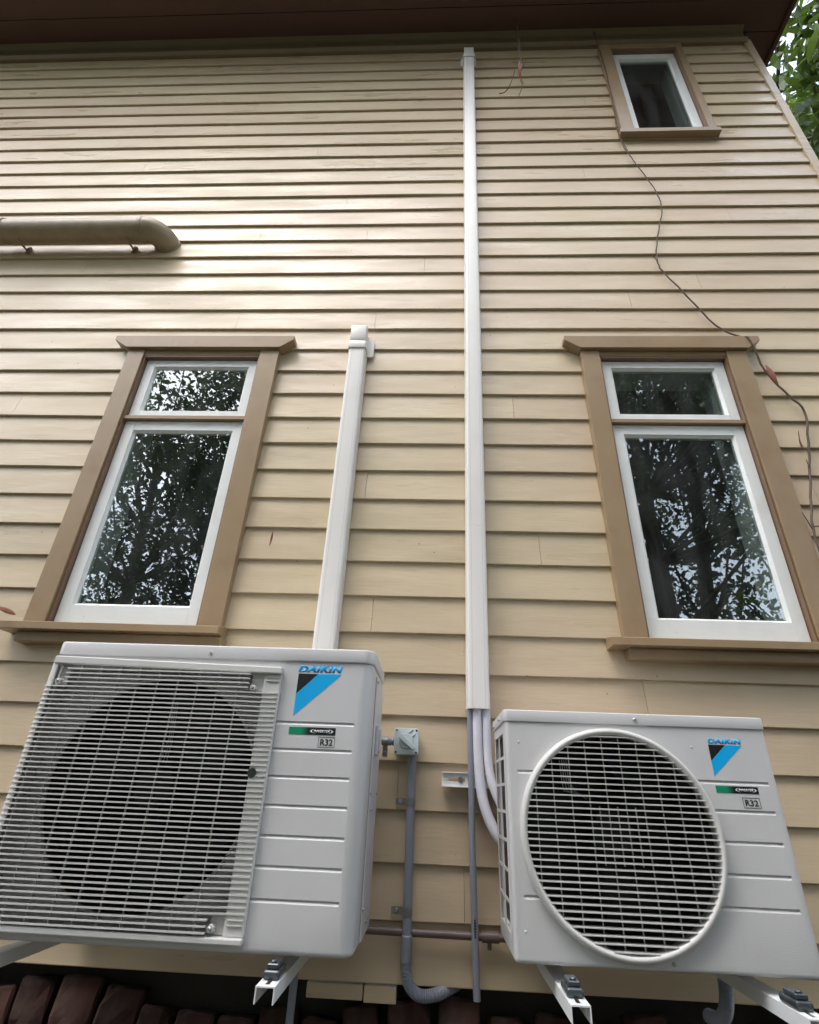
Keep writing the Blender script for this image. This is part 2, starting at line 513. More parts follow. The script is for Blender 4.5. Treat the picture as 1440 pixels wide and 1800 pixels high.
# soffit made of wide lining boards, fascia, gutter, roof
y = -0.60; k = 0
while y < -0.001:
    w = 0.199
    mb = MB(); mb.box(WX0, 2.62, y + 0.001, y + w - 0.001, 6.930, 6.948)
    mb.build('soffit_board', M_EAVE, house, bevel=0.0015, seg=1); y += w + 0.001
mb = MB(); mb.box(2.378, 2.62, 0.002, 7.0, 6.930, 6.948); mb.build('soffit_board', M_EAVE, house)
mb = MB(); mb.box(WX0, 2.65, -0.635, -0.602, 6.90, 7.08); mb.box(2.621, 2.65, -0.601, 7.0, 6.90, 7.08); mb.build('fascia', M_EAVE, house)
mb = MB(); mb.prism([(-0.74, 7.085), (-0.645, 7.085), (-0.645, 6.985), (-0.70, 6.975), (-0.74, 7.02)], WX0, 2.69, 'x'); mb.build('gutter', M_EAVE, house)
mb = MB(); mb.add([(WX0, -0.72, 7.09), (2.72, -0.72, 7.09), (2.72, 7.2, 7.09), (WX0, 7.2, 7.09), (WX0, 3.2, 9.6), (0.0, 3.2, 9.6)],
                  [(0, 1, 5, 4), (1, 2, 5), (2, 3, 4, 5), (0, 4, 3), (0, 3, 2, 1)])
mb.build('roof', M_ROOF, house)

# windows ------------------------------------------------------------
def window(x0, x1, z0, z1, transom, kind):
    jf = -0.020
    w = MB()                                     # the jamb frame set in the opening
    T = 0.012
    w.box(x0 - 0.002, x0 + T * 0.3, jf, 0.10, z0, z1); w.box(x1 - T * 0.3, x1 + 0.002, jf, 0.10, z0, z1)
    w.box(x0 + T * 0.3, x1 - T * 0.3, jf, 0.10, z1 - 0.012, z1)
    win = w.build('window', M_JAMB, house)
    if kind == 'small':
        cw = 0.058; a, b = 1.188, 1.812
        for c0, c1 in ((a, x0 - 0.003), (x1 + 0.003, b)):
            m = MB(); m.box(c0, c1, -0.032, 0.022, z0 - 0.02, 6.70); m.build('casing', M_TRIM, win, bevel=0.002, seg=1)
        m = MB(); m.box(x0 - 0.0025, x1 + 0.0025, -0.031, 0.022, z1 + 0.001, 6.70); m.build('head_casing', M_TRIM, win, bevel=0.002, seg=1)
        m = MB(); m.box(1.172, 1.826, -0.044, 0.018, 5.432, 5.475); m.build('sill', M_TRIM, win, bevel=0.003)
    else:
        cl, cr = x0 - 0.092, x1 + 0.100
        for c0, c1 in ((cl, x0 - 0.004), (x1 + 0.004, cr)):
            m = MB(); m.box(c0, c1, -0.030, 0.022, z0 - 0.012, 3.478); m.build('casing', M_TRIM, win, bevel=0.0025, seg=2)
        m = MB(); m.box(x0 - 0.0035, x1 + 0.0035, -0.022, 0.022, 3.451, 3.478); m.build('head_casing', M_TRIM, win)
        a, b = cl - 0.005, cr + 0.005
        m = MB(); m.prism([(a, 3.480), (b, 3.480), (b + 0.066, 3.532), (b + 0.066, 3.560), (a - 0.074, 3.560), (a - 0.074, 3.532)], -0.048, 0.018, 'y')
        m.build('head_trim', M_TRIM, win, bevel=0.002, seg=1)
        m = MB(); m.prism([(-0.080, 2.002), (0.03, 2.002), (0.03, 2.045), (-0.02, 2.044), (-0.080, 2.030)], cl - 0.058, cr + 0.012, 'x')
        m.build('sill', M_TRIM, win, bevel=0.0015, seg=1)
        m = MB(); m.box(cl + 0.004, cr + 0.018, -0.046, 0.019, 1.962, 2.0005); m.build('sill_apron', M_TRIM, win, bevel=0.004)
    def sash(a, b, c, d, st, tr, br, yy=0.004):
        th = 0.036
        s = MB()
        gx0, gx1, gz0, gz1 = a + st, b - st, c + br, d - tr
        s.box(a, gx0, yy, yy + th, c, d); s.box(gx1, b, yy, yy + th, c, d)
        s.box(gx0, gx1, yy, yy + th, gz1, d); s.box(gx0, gx1, yy, yy + th, c, gz0)
        so = s.build('sash', M_SASH, win, bevel=0.0012, seg=1)
        # putty bead sloping to the glass
        p = MB(); e = 0.009
        o = [(gx0, gz0), (gx1, gz0), (gx1, gz1), (gx0, gz1)]; n_ = [(gx0 + e, gz0 + e), (gx1 - e, gz0 + e), (gx1 - e, gz1 - e), (gx0 + e, gz1 - e)]
        v = [(x, yy + 0.004, z) for x, z in o] + [(x, yy + 0.0145, z) for x, z in n_] + [(x, yy + 0.03, z) for x, z in o] + [(x, yy + 0.03, z) for x, z in n_]
        f = []
        for k in range(4):
            l = (k + 1) % 4
            f += [(k, l, 4 + l, 4 + k), (4 + k, 4 + l, 12 + l, 12 + k)]
        p.add(v, f); p.build('glazing_bead', M_SASH, win)
        g_ = MB(); g_.box(gx0 + 0.001, gx1 - 0.001, yy + 0.0150, yy + 0.0190, gz0 + 0.001, gz1 - 0.001)
        g_.build('pane', M_GLASS, win)
    gp = 0.0035
    if kind == 'small':
        sash(x0 + T * .3 + gp, x1 - T * .3 - gp, z0 + 0.002, z1 - 0.013, 0.045, 0.075, 0.04)
        m = MB(); m.box(x0 + .03, x1 - .03, 0.05, 0.075, z0 + .0, z0 + .55); m.build('lower_inner_rail', M_REVEAL, win).location = (0, 0.0, -0.5)
    else:
        sash(x0 + T * .3 + gp, x1 - T * .3 - gp, transom + 0.012, z1 - 0.014, 0.047, 0.042, 0.042)
        sash(x0 + T * .3 + gp, x1 - T * .3 - gp, z0 + 0.004, transom - 0.012, 0.050, 0.052, 0.076)
        m = MB(); m.box(x0 + T * .3, x1 - T * .3, -0.016, 0.09, transom - 0.009, transom + 0.009); m.build('transom', M_TRIM, win)
    # inside: pale reveal boards, then the dim room
    for c0, c1 in ((x0 + 0.028, x0 + 0.04), (x1 - 0.04, x1 - 0.028)):
        m = MB(); m.box(c0, c1, 0.046, 0.19, z0 + 0.01, z1 - 0.03); m.build('inner_reveal', M_REVEAL, win)
        m = MB(); m.box(c0 + (0.013 if c0 < (x0 + x1) / 2 else -0.019), c0 + (0.031 if c0 < (x0 + x1) / 2 else -0.001), 0.072, 0.096, z0 + 0.01, z1 - 0.03)
        m.build('inner_stop', M_REVEAL, win)
    m = MB(); m.box(x0 + 0.04, x1 - 0.04, 0.046, 0.19, z1 - 0.040, z1 - 0.034); m.build('inner_head', M_REVEAL, win)
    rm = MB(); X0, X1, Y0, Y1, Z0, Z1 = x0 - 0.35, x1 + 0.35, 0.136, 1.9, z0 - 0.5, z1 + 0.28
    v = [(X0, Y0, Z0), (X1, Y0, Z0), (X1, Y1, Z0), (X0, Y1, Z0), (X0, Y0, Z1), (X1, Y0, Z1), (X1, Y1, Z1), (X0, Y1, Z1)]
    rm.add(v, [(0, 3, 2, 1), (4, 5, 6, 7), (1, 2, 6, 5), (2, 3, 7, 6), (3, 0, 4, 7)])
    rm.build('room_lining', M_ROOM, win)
    return win
window(*OPEN[0], 3.055, 'tall')
window(*OPEN[1], 3.055, 'tall')
window(*OPEN[2], 0, 'small')

# timber packers under the lowest board and the old brick footing
for a, b, c, d in ((-0.36, -0.196, 0.972, 1.008), (-0.192, -0.098, 0.968, 1.008)):
    m = MB(); m.box(a, b, 0.004, 0.06, c, d); m.build('packer', M_BOARD, house, bevel=0.002)
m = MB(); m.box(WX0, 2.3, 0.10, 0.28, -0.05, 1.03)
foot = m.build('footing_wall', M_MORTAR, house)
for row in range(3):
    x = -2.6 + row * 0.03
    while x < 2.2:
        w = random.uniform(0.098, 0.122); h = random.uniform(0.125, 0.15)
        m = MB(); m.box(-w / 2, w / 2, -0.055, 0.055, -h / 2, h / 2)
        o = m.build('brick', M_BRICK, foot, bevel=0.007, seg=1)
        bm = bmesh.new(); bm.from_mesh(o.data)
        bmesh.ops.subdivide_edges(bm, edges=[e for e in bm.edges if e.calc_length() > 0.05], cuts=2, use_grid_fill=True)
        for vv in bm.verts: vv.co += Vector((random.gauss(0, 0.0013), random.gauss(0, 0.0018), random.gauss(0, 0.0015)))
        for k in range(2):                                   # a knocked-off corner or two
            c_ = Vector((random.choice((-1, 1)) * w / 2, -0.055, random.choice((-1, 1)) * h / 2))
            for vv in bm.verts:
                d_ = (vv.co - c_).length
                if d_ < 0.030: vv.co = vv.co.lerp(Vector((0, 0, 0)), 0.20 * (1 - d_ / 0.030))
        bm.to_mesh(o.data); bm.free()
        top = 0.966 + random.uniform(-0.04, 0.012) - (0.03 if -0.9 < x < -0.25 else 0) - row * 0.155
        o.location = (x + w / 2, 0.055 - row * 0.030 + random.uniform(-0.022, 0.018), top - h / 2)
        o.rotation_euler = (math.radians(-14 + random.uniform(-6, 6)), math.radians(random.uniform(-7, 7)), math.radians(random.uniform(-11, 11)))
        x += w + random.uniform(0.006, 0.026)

# ------------------------------------------------------------------ air conditioners
def screw(x, y, z, parent, axis='y', r=0.0045):
    m = MB()
    d = {'y': (0, -0.003, 0), 'x': (0.003, 0, 0), 'nx': (-0.003, 0, 0)}[axis]
    m.cyl((x, y, z), (x + d[0], y + d[1], z + d[2]), r, 10)
    m.tube([(x + d[0], y + d[1], z + d[2]), (x + 1.6 * d[0], y + 1.6 * d[1], z + 1.6 * d[2])], [r, r * 0.6], 10)
    return m.build('screw', M_SCREW, parent, smooth=40)

def groove_cutter(xa, xb, z, y, d=0.0036, h=0.0130):
    m = MB()
    m.prism([(y - 0.002, z - h / 2), (y - 0.002, z + h / 2), (y + d, z + h / 2 - 0.001), (y + d, z + 0.002)], xa, xb, 'x')
    return m.build('c', M_AC)

def fan(cx, cy, cz, rad, parent):
    f = MB()
    f.tube([(cx, cy - 0.035, cz), (cx, cy - 0.03, cz), (cx, cy + 0.03, cz)], [0.045, 0.055, 0.055], 24)
    hub = f.build('fan', M_DARK, parent, smooth=40)
    for k in range(3):
        b = MB(); v = []; fc = []
        n, mm = 8, 6
        for i in range(n + 1):
            t = i / n; r = 0.05 + (rad - 0.05) * t
            a0 = math.radians(120 * k + 10 + 16 * t); span = math.radians(52 + 20 * t)
            for j in range(mm + 1):
                s = j / mm; a = a0 + span * s
                yy = cy + 0.035 - 0.075 * s + 0.01 * math.sin(math.pi * s)
                v.append((cx + r * math.cos(a), yy, cz + r * math.sin(a)))
        for i in range(n):
            for j in range(mm):
                p = i * (mm + 1) + j
                fc.append((p, p + 1, p + mm + 2, p + mm + 1))
        N0 = len(v); v2 = [(x_, y_ + 0.0025, z_) for x_, y_, z_ in v]; fc2 = [tuple(N0 + q for q in reversed(t)) for t in fc]
        b.add(v + v2, fc + fc2)
        b.build('fan_blade', M_DARK, hub, smooth=60)
    return hub

def logo(parent, y, tx0, tx1, tz0, tz1, blk, blu, sx0, sx1, sz0, sz1, bx0, bx1, bz0, bz1, shear):
    text('brand_lettering', 'DAIKIN', tx0, tx1, tz0, tz1, y, M_BLUE, parent, shear=shear, bold=0.065)
    m = MB(); m.prism(blk[::-1], y, y - 0.0003, 'y'); m.build('logo_triangle', M_BLACK, parent)
    m = MB(); m.prism(blu[::-1], y, y - 0.0003, 'y'); m.build('logo_band', M_BLUE, parent)
    m = MB(); m.box(sx0, sx1, y, y - 0.0003, sz0, sz1); m.build('inverter_strip', M_STICK, parent)
    w = sx1 - sx0; h = sz1 - sz0
    text('inverter_lettering', 'INVERTER', sx0 + w * 0.53, sx0 + w * 0.88, sz0 + h * 0.33, sz0 + h * 0.68, y - 0.0004, M_WHITE, parent, shear=0.35, bold=0.035)
    m = MB()                                        # the two swooshes round the word
    cx, cz = sx0 + w * 0.705, sz0 + h * 0.5
    for s in (1, -1):
        v = []
        for k in range(9):
            a = math.radians(-62 + 124 * k / 8)
            th = 0.16 * math.cos(math.radians(-80 + 160 * k / 8)) + 0.02
            for q in (1.0, 1.0 - th * 0.85):
                v.append((cx + s * w * 0.25 * math.cos(a) * q, y - 0.0008, cz + s * h * 0.36 * math.sin(a)))
        m.add(v, [(2 * k, 2 * k + 1, 2 * k + 3, 2 * k + 2) for k in range(8)])
    m.build('swoosh', M_WHITE, parent)
    t = 0.0011
    m = MB(); m.box(bx0, bx1, y, y - 0.0003, bz0, bz0 + t); m.box(bx0, bx1, y, y - 0.0003, bz1 - t, bz1)
    m.box(bx0, bx0 + t, y, y - 0.0003, bz0 + t, bz1 - t); m.box(bx1 - t, bx1, y, y - 0.0003, bz0 + t, bz1 - t)
    m.build('refrigerant_frame', M_BLACK, parent)
    text('refrigerant_lettering', 'R32', bx0 + 0.0055, bx1 - 0.0055, bz0 + 0.0045, bz1 - 0.0045, y, M_BLACK, parent, bold=0.03)

def body_outline(x0, x1, yb, yf, rL, rR):           # plan view, front at yf (more negative)
    pts = []
    def arc(cx, cy, r, a0, a1, n=7):
        for k in range(n + 1):
            a = math.radians(a0 + (a1 - a0) * k / n); pts.append((cx + r * math.cos(a), cy + r * math.sin(a)))
    arc(x0 + rL, yf + rL, rL, 180, 270); arc(x1 - rR, yf + rR, rR, 270, 360)
    pts.append((x1, yb)); pts.append((x0, yb))
    return pts

# ---- the large unit on the left
YL = -0.450
acl = thing('air_conditioner', (-0.65, -0.3, 1.16), 'large air conditioner outdoor unit with square full-height louvred grille, below the left window', 'air conditioner', 'wall-hung outdoor units')
m = MB(); m.prism(body_outline(-1.118, -0.180, -0.135, YL, 0.02, 0.032), 1.160, 1.828, 'z')
body = m.build('body', M_AC, acl)
bm = bmesh.new(); bm.from_mesh(body.data)
es = [e for e in bm.edges if all(abs(v.co.z - 1.160) < 1e-5 for v in e.verts) and (e.verts[0].co.y < -0.2 or e.verts[1].co.y < -0.2)]
bmesh.ops.bevel(bm, geom=es, offset=0.012, segments=4, profile=0.5, affect='EDGES'); bm.to_mesh(body.data); bm.free()
FX, FZ, FR = -0.770, 1.492, 0.283
c = MB(); c.cyl((FX, YL - 0.05, FZ), (FX, YL + 0.24, FZ), FR, 64)
c2 = MB(); c2.box(-1.098, -0.447, YL - 0.05, YL + 0.045, 1.198, 1.788)
cutters = [c.build('c', M_AC), c2.build('c', M_AC)] + [groove_cutter(-0.440, -0.221, z, YL) for z in (1.662, 1.594, 1.528, 1.461, 1.394, 1.329, 1.262)]
cut(body, cutters)
m = MB(); m.tube([(FX, YL + 0.047, FZ), (FX, YL + 0.16, FZ), (FX, YL + 0.232, FZ)], FR - 0.003, 64, cap=False); m.build('fan_shroud', M_SHROUD, acl, smooth=60)
m = MB(); m.cyl((FX, YL + 0.225, FZ), (FX, YL + 0.235, FZ), FR - 0.004, 48); m.build('coil', M_COIL, acl)
m = MB(); m.torus((FX, YL + 0.044, FZ), FR + 0.004, 0.005, 64, 8); m.build('fan_ring', M_AC, acl, smooth=60)
fan(FX, YL + 0.10, FZ, FR - 0.02, acl)
m = MB()                                               # fan motor lead hanging in front of the coil
for k in range(3): m.tube([(FX + 0.02 + k * .006, YL + 0.03, FZ + 0.22), (FX + 0.03 + k * .005, YL + 0.03, FZ + 0.12), (FX + 0.015 + k * .009, YL + 0.04, FZ + 0.06)], 0.0016, 6)
m.build('motor_cable', M_WIRE, acl)
m = MB(); m.prism(body_outline(-1.124, -0.175, -0.130, YL - 0.005, 0.024, 0.036), 1.8285, 1.868, 'z')
m.build('lid', M_AC, acl, smooth=40, bevel=0.0045, seg=3)
screw(-0.658, YL - 0.005, 1.846, acl); screw(-0.185, YL + 0.018, 1.842, acl, 'y', 0.004)
# side cover, seam, gland plate, screws on the right side
m = MB(); m.box(-0.1795, -0.1755, YL + 0.11, -0.14, 1.17, 1.815); m.build('service_cover', M_AC, acl, bevel=0.0015, seg=1)
m = MB(); m.box(-0.175, -0.166, YL + 0.15, YL + 0.20, 1.60, 1.68); m.box(-0.166, -0.160, YL + 0.158, YL + 0.192, 1.608, 1.672)
m.build('cable_entry_plate', M_AC, acl, bevel=0.002, seg=2)
for yy, zz in ((YL + .10, 1.50), (YL + .14, 1.46), (YL + .10, 1.24), (YL + .2, 1.20), (YL + .12, 1.80), (YL + .28, 1.5)): screw(-0.1753, yy, zz, acl, 'x', 0.004)
# grille
YG = -0.474
m = MB()
m.prism([(-1.108, 1.800), (-0.436, 1.789), (-0.436, 1.808), (-1.108, 1.822)], YL - 0.002, YG, 'y')       # top bar
m.prism([(-1.108, 1.181), (-0.436, 1.179), (-0.436, 1.192), (-1.108, 1.195)], YL - 0.002, YG - 0.001, 'y')    # bottom bar
m.box(-0.486, -0.436, YL - 0.001, YG + 0.010, 1.192, 1.789)                                              # right band
m.prism([(-1.1222, YL + 0.05), (-1.1212, YL + 0.004), (-1.1180, YL - 0.009), (-1.1055, YG + 0.0055), (-1.094, YG + 0.003), (-1.094, YG + 0.010), (-1.106, YL - 0.002), (-1.110, YL + 0.05)], 1.19, 1.805, 'z')                                               # left edge
grille = m.build('grille', M_ACW, acl, bevel=0.003, seg=2)
ns = 49
pitch = (1.786 - 1.200) / (ns - 1)
def slat_mesh(xl, xr, dz=0.0050):
    pts = []
    if xl < -1.1:
        pts += [(-1.1235, YL + 0.045), (-1.1225, YL + 0.005), (-1.119, YL - 0.010), (-1.108, YG + 0.003), (-1.09, YG - 0.003), (-1.05, YG - 0.004)]
    else: pts += [(xl, YG - 0.003), (xl + 0.01, YG - 0.004)]
    pts += [(-0.8, YG - 0.004)]
    if xr > -0.45: pts += [(-0.60, YG - 0.004), (-0.53, YG), (-0.490, YG + 0.0065), (-0.441, YG + 0.0065)]
    else: pts += [(xr - 0.02, YG - 0.004), (xr, YG - 0.003)]
    v = []; f = []
    for i, (x_, y_) in enumerate(pts):
        t = Vector((pts[min(i + 1, len(pts) - 1)][0] - pts[max(i - 1, 0)][0], pts[min(i + 1, len(pts) - 1)][1] - pts[max(i - 1, 0)][1])).normalized()
        nx, ny = -t.y, t.x                       # inward normal
        d = 0.014
        v += [(x_, y_, -dz * .35), (x_, y_, dz * .35), (x_ + nx * d, y_ + ny * d, dz * .3), (x_ + nx * d, y_ + ny * d, -dz * .3)]
    for i in range(len(pts) - 1):
        a = i * 4
        for j in range(4): f.append((a + j, a + (j + 1) % 4, a + 4 + (j + 1) % 4, a + 4 + j))
    f += [(3, 2, 1, 0), tuple(len(v) - 4 + q for q in range(4))]
    mb = MB(); mb.add(v, f); return mb
protos = {}
for k in range(ns):
    z = 1.200 + pitch * k
    key = 'top' if k >= ns - 4 else 'low' if k < 3 else 'full'
    xl, xr = {'top': (-1.058, -0.524), 'low': (-1.13, -0.525), 'full': (-1.13, -0.44)}[key]
    if key in protos: copy_mesh_obj(protos[key], grille, (0, 0, z))
    else:
        o = slat_mesh(xl, xr).build('slat', M_ACW, grille, smooth=30); o.location = (0, 0, z); protos[key] = o
r0 = None
for k in range(11):
    x_ = -1.082 + k * 0.0585
    if x_ > -0.50: break
    if r0 is None:
        q = MB(); q.box(-0.0011, 0.0011, YG + 0.006, YG + 0.013, 1.195, 1.795); r0 = q.build('rod', M_ACW, grille); r0.location = (x_, 0, 0)
    else: copy_mesh_obj(r0, grille, (x_, 0, 0))
for (a, b, c_, d, px, pz) in ((-1.105, -1.062, 1.742, 1.795, -1.078, 1.752), (-0.522, -0.487, 1.742, 1.79, -0.512, 1.75), (-0.522, -0.487, 1.195, 1.232, -0.515, 1.208)):
    q = MB(); q.box(a, b, YL + 0.004, YL - 0.004, c_, d); q.tube([(px, YL - 0.003, pz), (px, YG + 0.002, pz)], [0.010, 0.0075], 14)
    q.build('screw_pocket', M_ACW, grille, smooth=40)
    screw(px, YG + 0.002, pz, acl)
m = MB(); m.cyl((-0.4765, YG + 0.0085, 1.536), (-0.4765, YG + 0.0055, 1.536), 0.0115, 20); m.build('hole_shade_disc', M_DARK, grille)  # black disc stands in for the shade inside the hole
for k in range(2):
    for z in (1.770, 1.215):
        q = MB(); q.box(-0.478, -0.443, YG + 0.0098, YG + 0.006, z + k * 0.010 - .001, z + k * 0.010 + .001); q.build('band_rib', M_ACW, grille)
logo(acl, YL - 0.0004, -0.394, -0.266, 1.800, 1.8195, [(-0.392, 1.796), (-0.335, 1.796), (-0.392, 1.740)],
     [(-0.3345, 1.796), (-0.267, 1.796), (-0.392, 1.682), (-0.392, 1.7393)], -0.398, -0.2695, 1.6345, 1.6535, -0.314, -0.269, 1.604, 1.630, 0.2)

# ---- the smaller unit on the right
YR = -0.400
X0, X1 = 0.197, 0.902
acr = thing('air_conditioner', (0.55, -0.25, 1.16), 'smaller air conditioner outdoor unit with round fan grille, below the right window', 'air conditioner', 'wall-hung outdoor units')
m = MB(); m.prism(body_outline(X0, X1, -0.115, YR, 0.012, 0.006), 1.160, 1.692, 'z')
body = m.build('body', M_AC, acr)
bm = bmesh.new(); bm.from_mesh(body.data)
es = [e for e in bm.edges if abs(e.verts[0].co.z - 1.160) < 1e-5 and abs(e.verts[1].co.z - 1.160) < 1e-5]
bmesh.ops.bevel(bm, geom=es, offset=0.010, segments=4, profile=0.5, affect='EDGES'); bm.to_mesh(body.data); bm.free()
GX, GZ, GR = 0.478, 1.4275, 0.250
c = MB(); c.cyl((GX, YR - 0.05, GZ), (GX, YR + 0.22, GZ), GR - 0.012, 64)
cutters = [c.build('c', M_AC)]
for z in (1.558, 1.491, 1.422, 1.353, 1.286):
    s = math.sqrt(max(0, GR * GR - (z - GZ) ** 2))
    cutters.append(groove_cutter(GX + s - 0.004, 0.881, z, YR))
for z in (1.5655, 1.2885):
    s = math.sqrt(max(0, GR * GR - (z - GZ) ** 2))
    cutters.append(groove_cutter(0.226, GX - s + 0.004, z, YR))
c = MB(); c.box(X0 - 0.02, X0 + 0.02, YR + 0.045, -0.135, 1.205, 1.668); cutters.append(c.build('c', M_AC))
cut(body, cutters)
m = MB(); m.tube([(GX, YR + 0.010, GZ), (GX, YR + 0.215, GZ)], GR - 0.0145, 64, cap=False); m.build('fan_shroud', M_SHROUD, acr, smooth=60)
m = MB(); m.cyl((GX, YR + 0.205, GZ), (GX, YR + 0.215, GZ), GR - 0.016, 48); m.build('coil', M_COIL, acr)
m = MB(); m.box(X0 + 0.0155, X0 + 0.0195, YR + 0.046, -0.136, 1.206, 1.667); m.build('side_coil', M_COIL, acr)
fan(GX, YR + 0.09, GZ, GR - 0.03, acr)
m = MB()
for k in range(4): m.tube([(0.345 + k * .006, YR + 0.025, 1.60), (0.346 + k * .006, YR + 0.02, 1.55), (0.350 + k * .010, YR + 0.025, 1.525), (0.40 + k * .004, YR + 0.04, 1.517 - k * .003)], 0.0016, 6)
m.build('motor_cable', M_WIRE, acr)
m = MB(); m.prism(body_outline(X0 - 0.004, X1 + 0.004, -0.110, YR - 0.004, 0.016, 0.010), 1.6925, 1.724, 'z')
m.build('lid', M_AC, acr, smooth=40, bevel=0.003, seg=3)
screw(0.556, YR - 0.004, 1.708, acr); screw(0.564, YR, 1.176, acr)
for yy, zz in ((YR + .10, 1.708), (YR + .26, 1.704)): screw(X0 - 0.004, yy, zz, acr, 'nx', 0.004)
for xx, zz in ((0.226, 1.222), (0.232, 1.64), (0.700, 1.643), (0.246, 1.49), (0.243, 1.36)):
    q = MB(); q.tube([(xx, YR, zz), (xx, YR - 0.002, zz)], [0.003, 0.002], 8); q.build('clip', M_ACW, acr)
# side guard: two columns of openings
m = MB(); ya, yb, za, zb = YR + 0.040, -0.130, 1.20, 1.673
for yy in (ya, (ya + yb) / 2 - 0.0045, yb - 0.009): m.box(X0 - 0.0012, X0 + 0.0012, yy, yy + 0.010, za, zb)
for k in range(8):
    z = za + (zb - za - 0.008) * (0 if k == 0 else (k * 1.0) / 7.0)
    m.box(X0 - 0.0008, X0 + 0.0008, ya + 0.001, yb - 0.001, z, z + 0.008)
m.build('side_guard', M_ACW, acr)
# round grille
m = MB(); m.torus((GX, YR - 0.006, GZ), GR - 0.005, 0.0098, 96, 14, 1.7)
grille = m.build('grille', M_ACW, acr, smooth=60)
n = 33
for k in range(n):
    z = GZ - 0.232 + k * (0.464 / (n - 1))
    s = math.sqrt(max(0.0, (GR - 0.012) ** 2 - (z - GZ) ** 2))
    q = MB(); q.prism([(YR - 0.020, z - 0.0012), (YR - 0.020, z + 0.0012), (YR - 0.008, z + 0.0027), (YR - 0.008, z - 0.0015)], GX - s, GX + s, 'x')
    q.build('slat', M_ACW, grille)
k = 0
for x_ in [GX - 0.207 + 0.046 * j for j in range(10)]:
    s = math.sqrt(max(0.0, (GR - 0.014) ** 2 - (x_ - GX) ** 2))
    q = MB(); q.box(x_ - 0.0011, x_ + 0.0011, YR - 0.009, YR - 0.004, GZ - s, GZ + s); q.build('rod', M_ACW, grille)
for x_ in [GX - 0.046, GX, GX + 0.046]:
    q = MB(); q.box(x_ - 0.0011, x_ + 0.0011, YR - 0.009, YR - 0.004, GZ - 0.065, GZ + 0.065); q.build('short_rod', M_ACW, grille)
logo(acr, YR - 0.0004, 0.7455, 0.834, 1.654, 1.667, [(0.745, 1.651), (0.790, 1.651), (0.745, 1.611)],
     [(0.7905, 1.651), (0.834, 1.651), (0.745, 1.574), (0.745, 1.6105)], 0.742, 0.850, 1.535, 1.5515, 0.804, 0.848, 1.502, 1.526, 0.12)

# ------------------------------------------------------------------ brackets
def arm(xc, parent, tip, tilt=0.0):
    w, h, t = 0.042, 0.030, 0.0025
    zt = 1.128
    m = MB()
    # inverted channel with a slot near its tip
    sl0, sl1, sw_ = tip + 0.014, tip + 0.085, 0.005
    m.box(xc - w / 2, xc - sw_, tip, 0.0, zt - t, zt); m.box(xc + sw_, xc + w / 2, tip, 0.0, zt - t, zt)
    m.box(xc - sw_, xc + sw_, tip, sl0, zt - t, zt); m.box(xc - sw_, xc + sw_, sl1, 0.0, zt - t, zt)
    m.box(xc - w / 2, xc - w / 2 + t, tip, 0.0, zt - h, zt - t); m.box(xc + w / 2 - t, xc + w / 2, tip, 0.0, zt - h, zt - t)
    a = m.build('arm', M_WMET, parent)
    return a
def foot_mount(xc, yc, parent):
    m = MB(); m.box(xc - 0.0185, xc + 0.0185, yc - 0.036, yc + 0.035, 1.1285, 1.146)
    r = m.build('rubber_mount', M_RUB, parent, bevel=0.006, seg=3)
    m = MB(); m.box(xc - 0.013, xc + 0.013, yc - 0.030, yc + 0.020, 1.1462, 1.1565)
    m.tube([(xc, yc - 0.018, 1.156), (xc, yc - 0.018, 1.161)], 0.008, 6)
    m.build('mount_bolt', M_RUB, r, bevel=0.002, seg=1)
def bracket(xs, tip, rx0, rx1, yf, label):
    b = thing('wall_bracket', ((rx0 + rx1) / 2, -0.02, 1.13), label, 'bracket', 'steel brackets carrying the outdoor units')
    m = MB(); t = 0.0025; y0 = -0.030; z0, z1 = 1.528, 1.572
    # channel rail with lips, and a long slot at each end
    def web(a, c_): m.box(a, c_, y0, y0 + t, z0 + t, z1 - t)
    web(rx0 + 0.085, rx1 - 0.085)
    for a, c_ in ((rx0, rx0 + 0.085), (rx1 - 0.085, rx1)):
        m.box(a, c_, y0, y0 + t, z0 + t, 1.545); m.box(a, c_, y0, y0 + t, 1.556, z1 - t)
        m.box(a, a + 0.022, y0, y0 + t, 1.545, 1.556); m.box(c_ - 0.008, c_, y0, y0 + t, 1.545, 1.556)
    m.box(rx0, rx1, y0 - 0.008, -0.001, z0, z0 + t); m.box(rx0, rx1, y0 - 0.008, -0.001, z1 - t, z1)
    m.build('rail', M_WMET, b, bevel=0.0008, seg=1)
    for xx in (rx0 + 0.062, rx1 - 0.062):
        q = MB(); q.cyl((xx, y0 + 0.004, 1.5505), (xx, y0 - 0.003, 1.5505), 0.0085, 18); q.tube([(xx, y0 - 0.003, 1.5505), (xx, y0 - 0.009, 1.5505)], 0.0058, 6)
        q.build('rail_bolt', M_GALV, b)
    for xc in xs:
        q = MB(); q.box(xc - 0.0205, xc + 0.0205, -0.030, -0.004, 1.10, 1.5275); q.build('upright', M_WMET, b)
        arm(xc, b, tip)
        foot_mount(xc, yf, b); foot_mount(xc, -0.17, b)
    return b
bracket((-1.055, -0.352), -0.535, -1.13, -0.22, -0.462, 'white steel bracket under the large unit with two slotted arms and dark mounts')
bracket((0.312, 0.790), -0.537, 0.027, 0.88, -0.462, 'white bracket under the smaller unit, its slotted rail end showing beside the grey pipe')

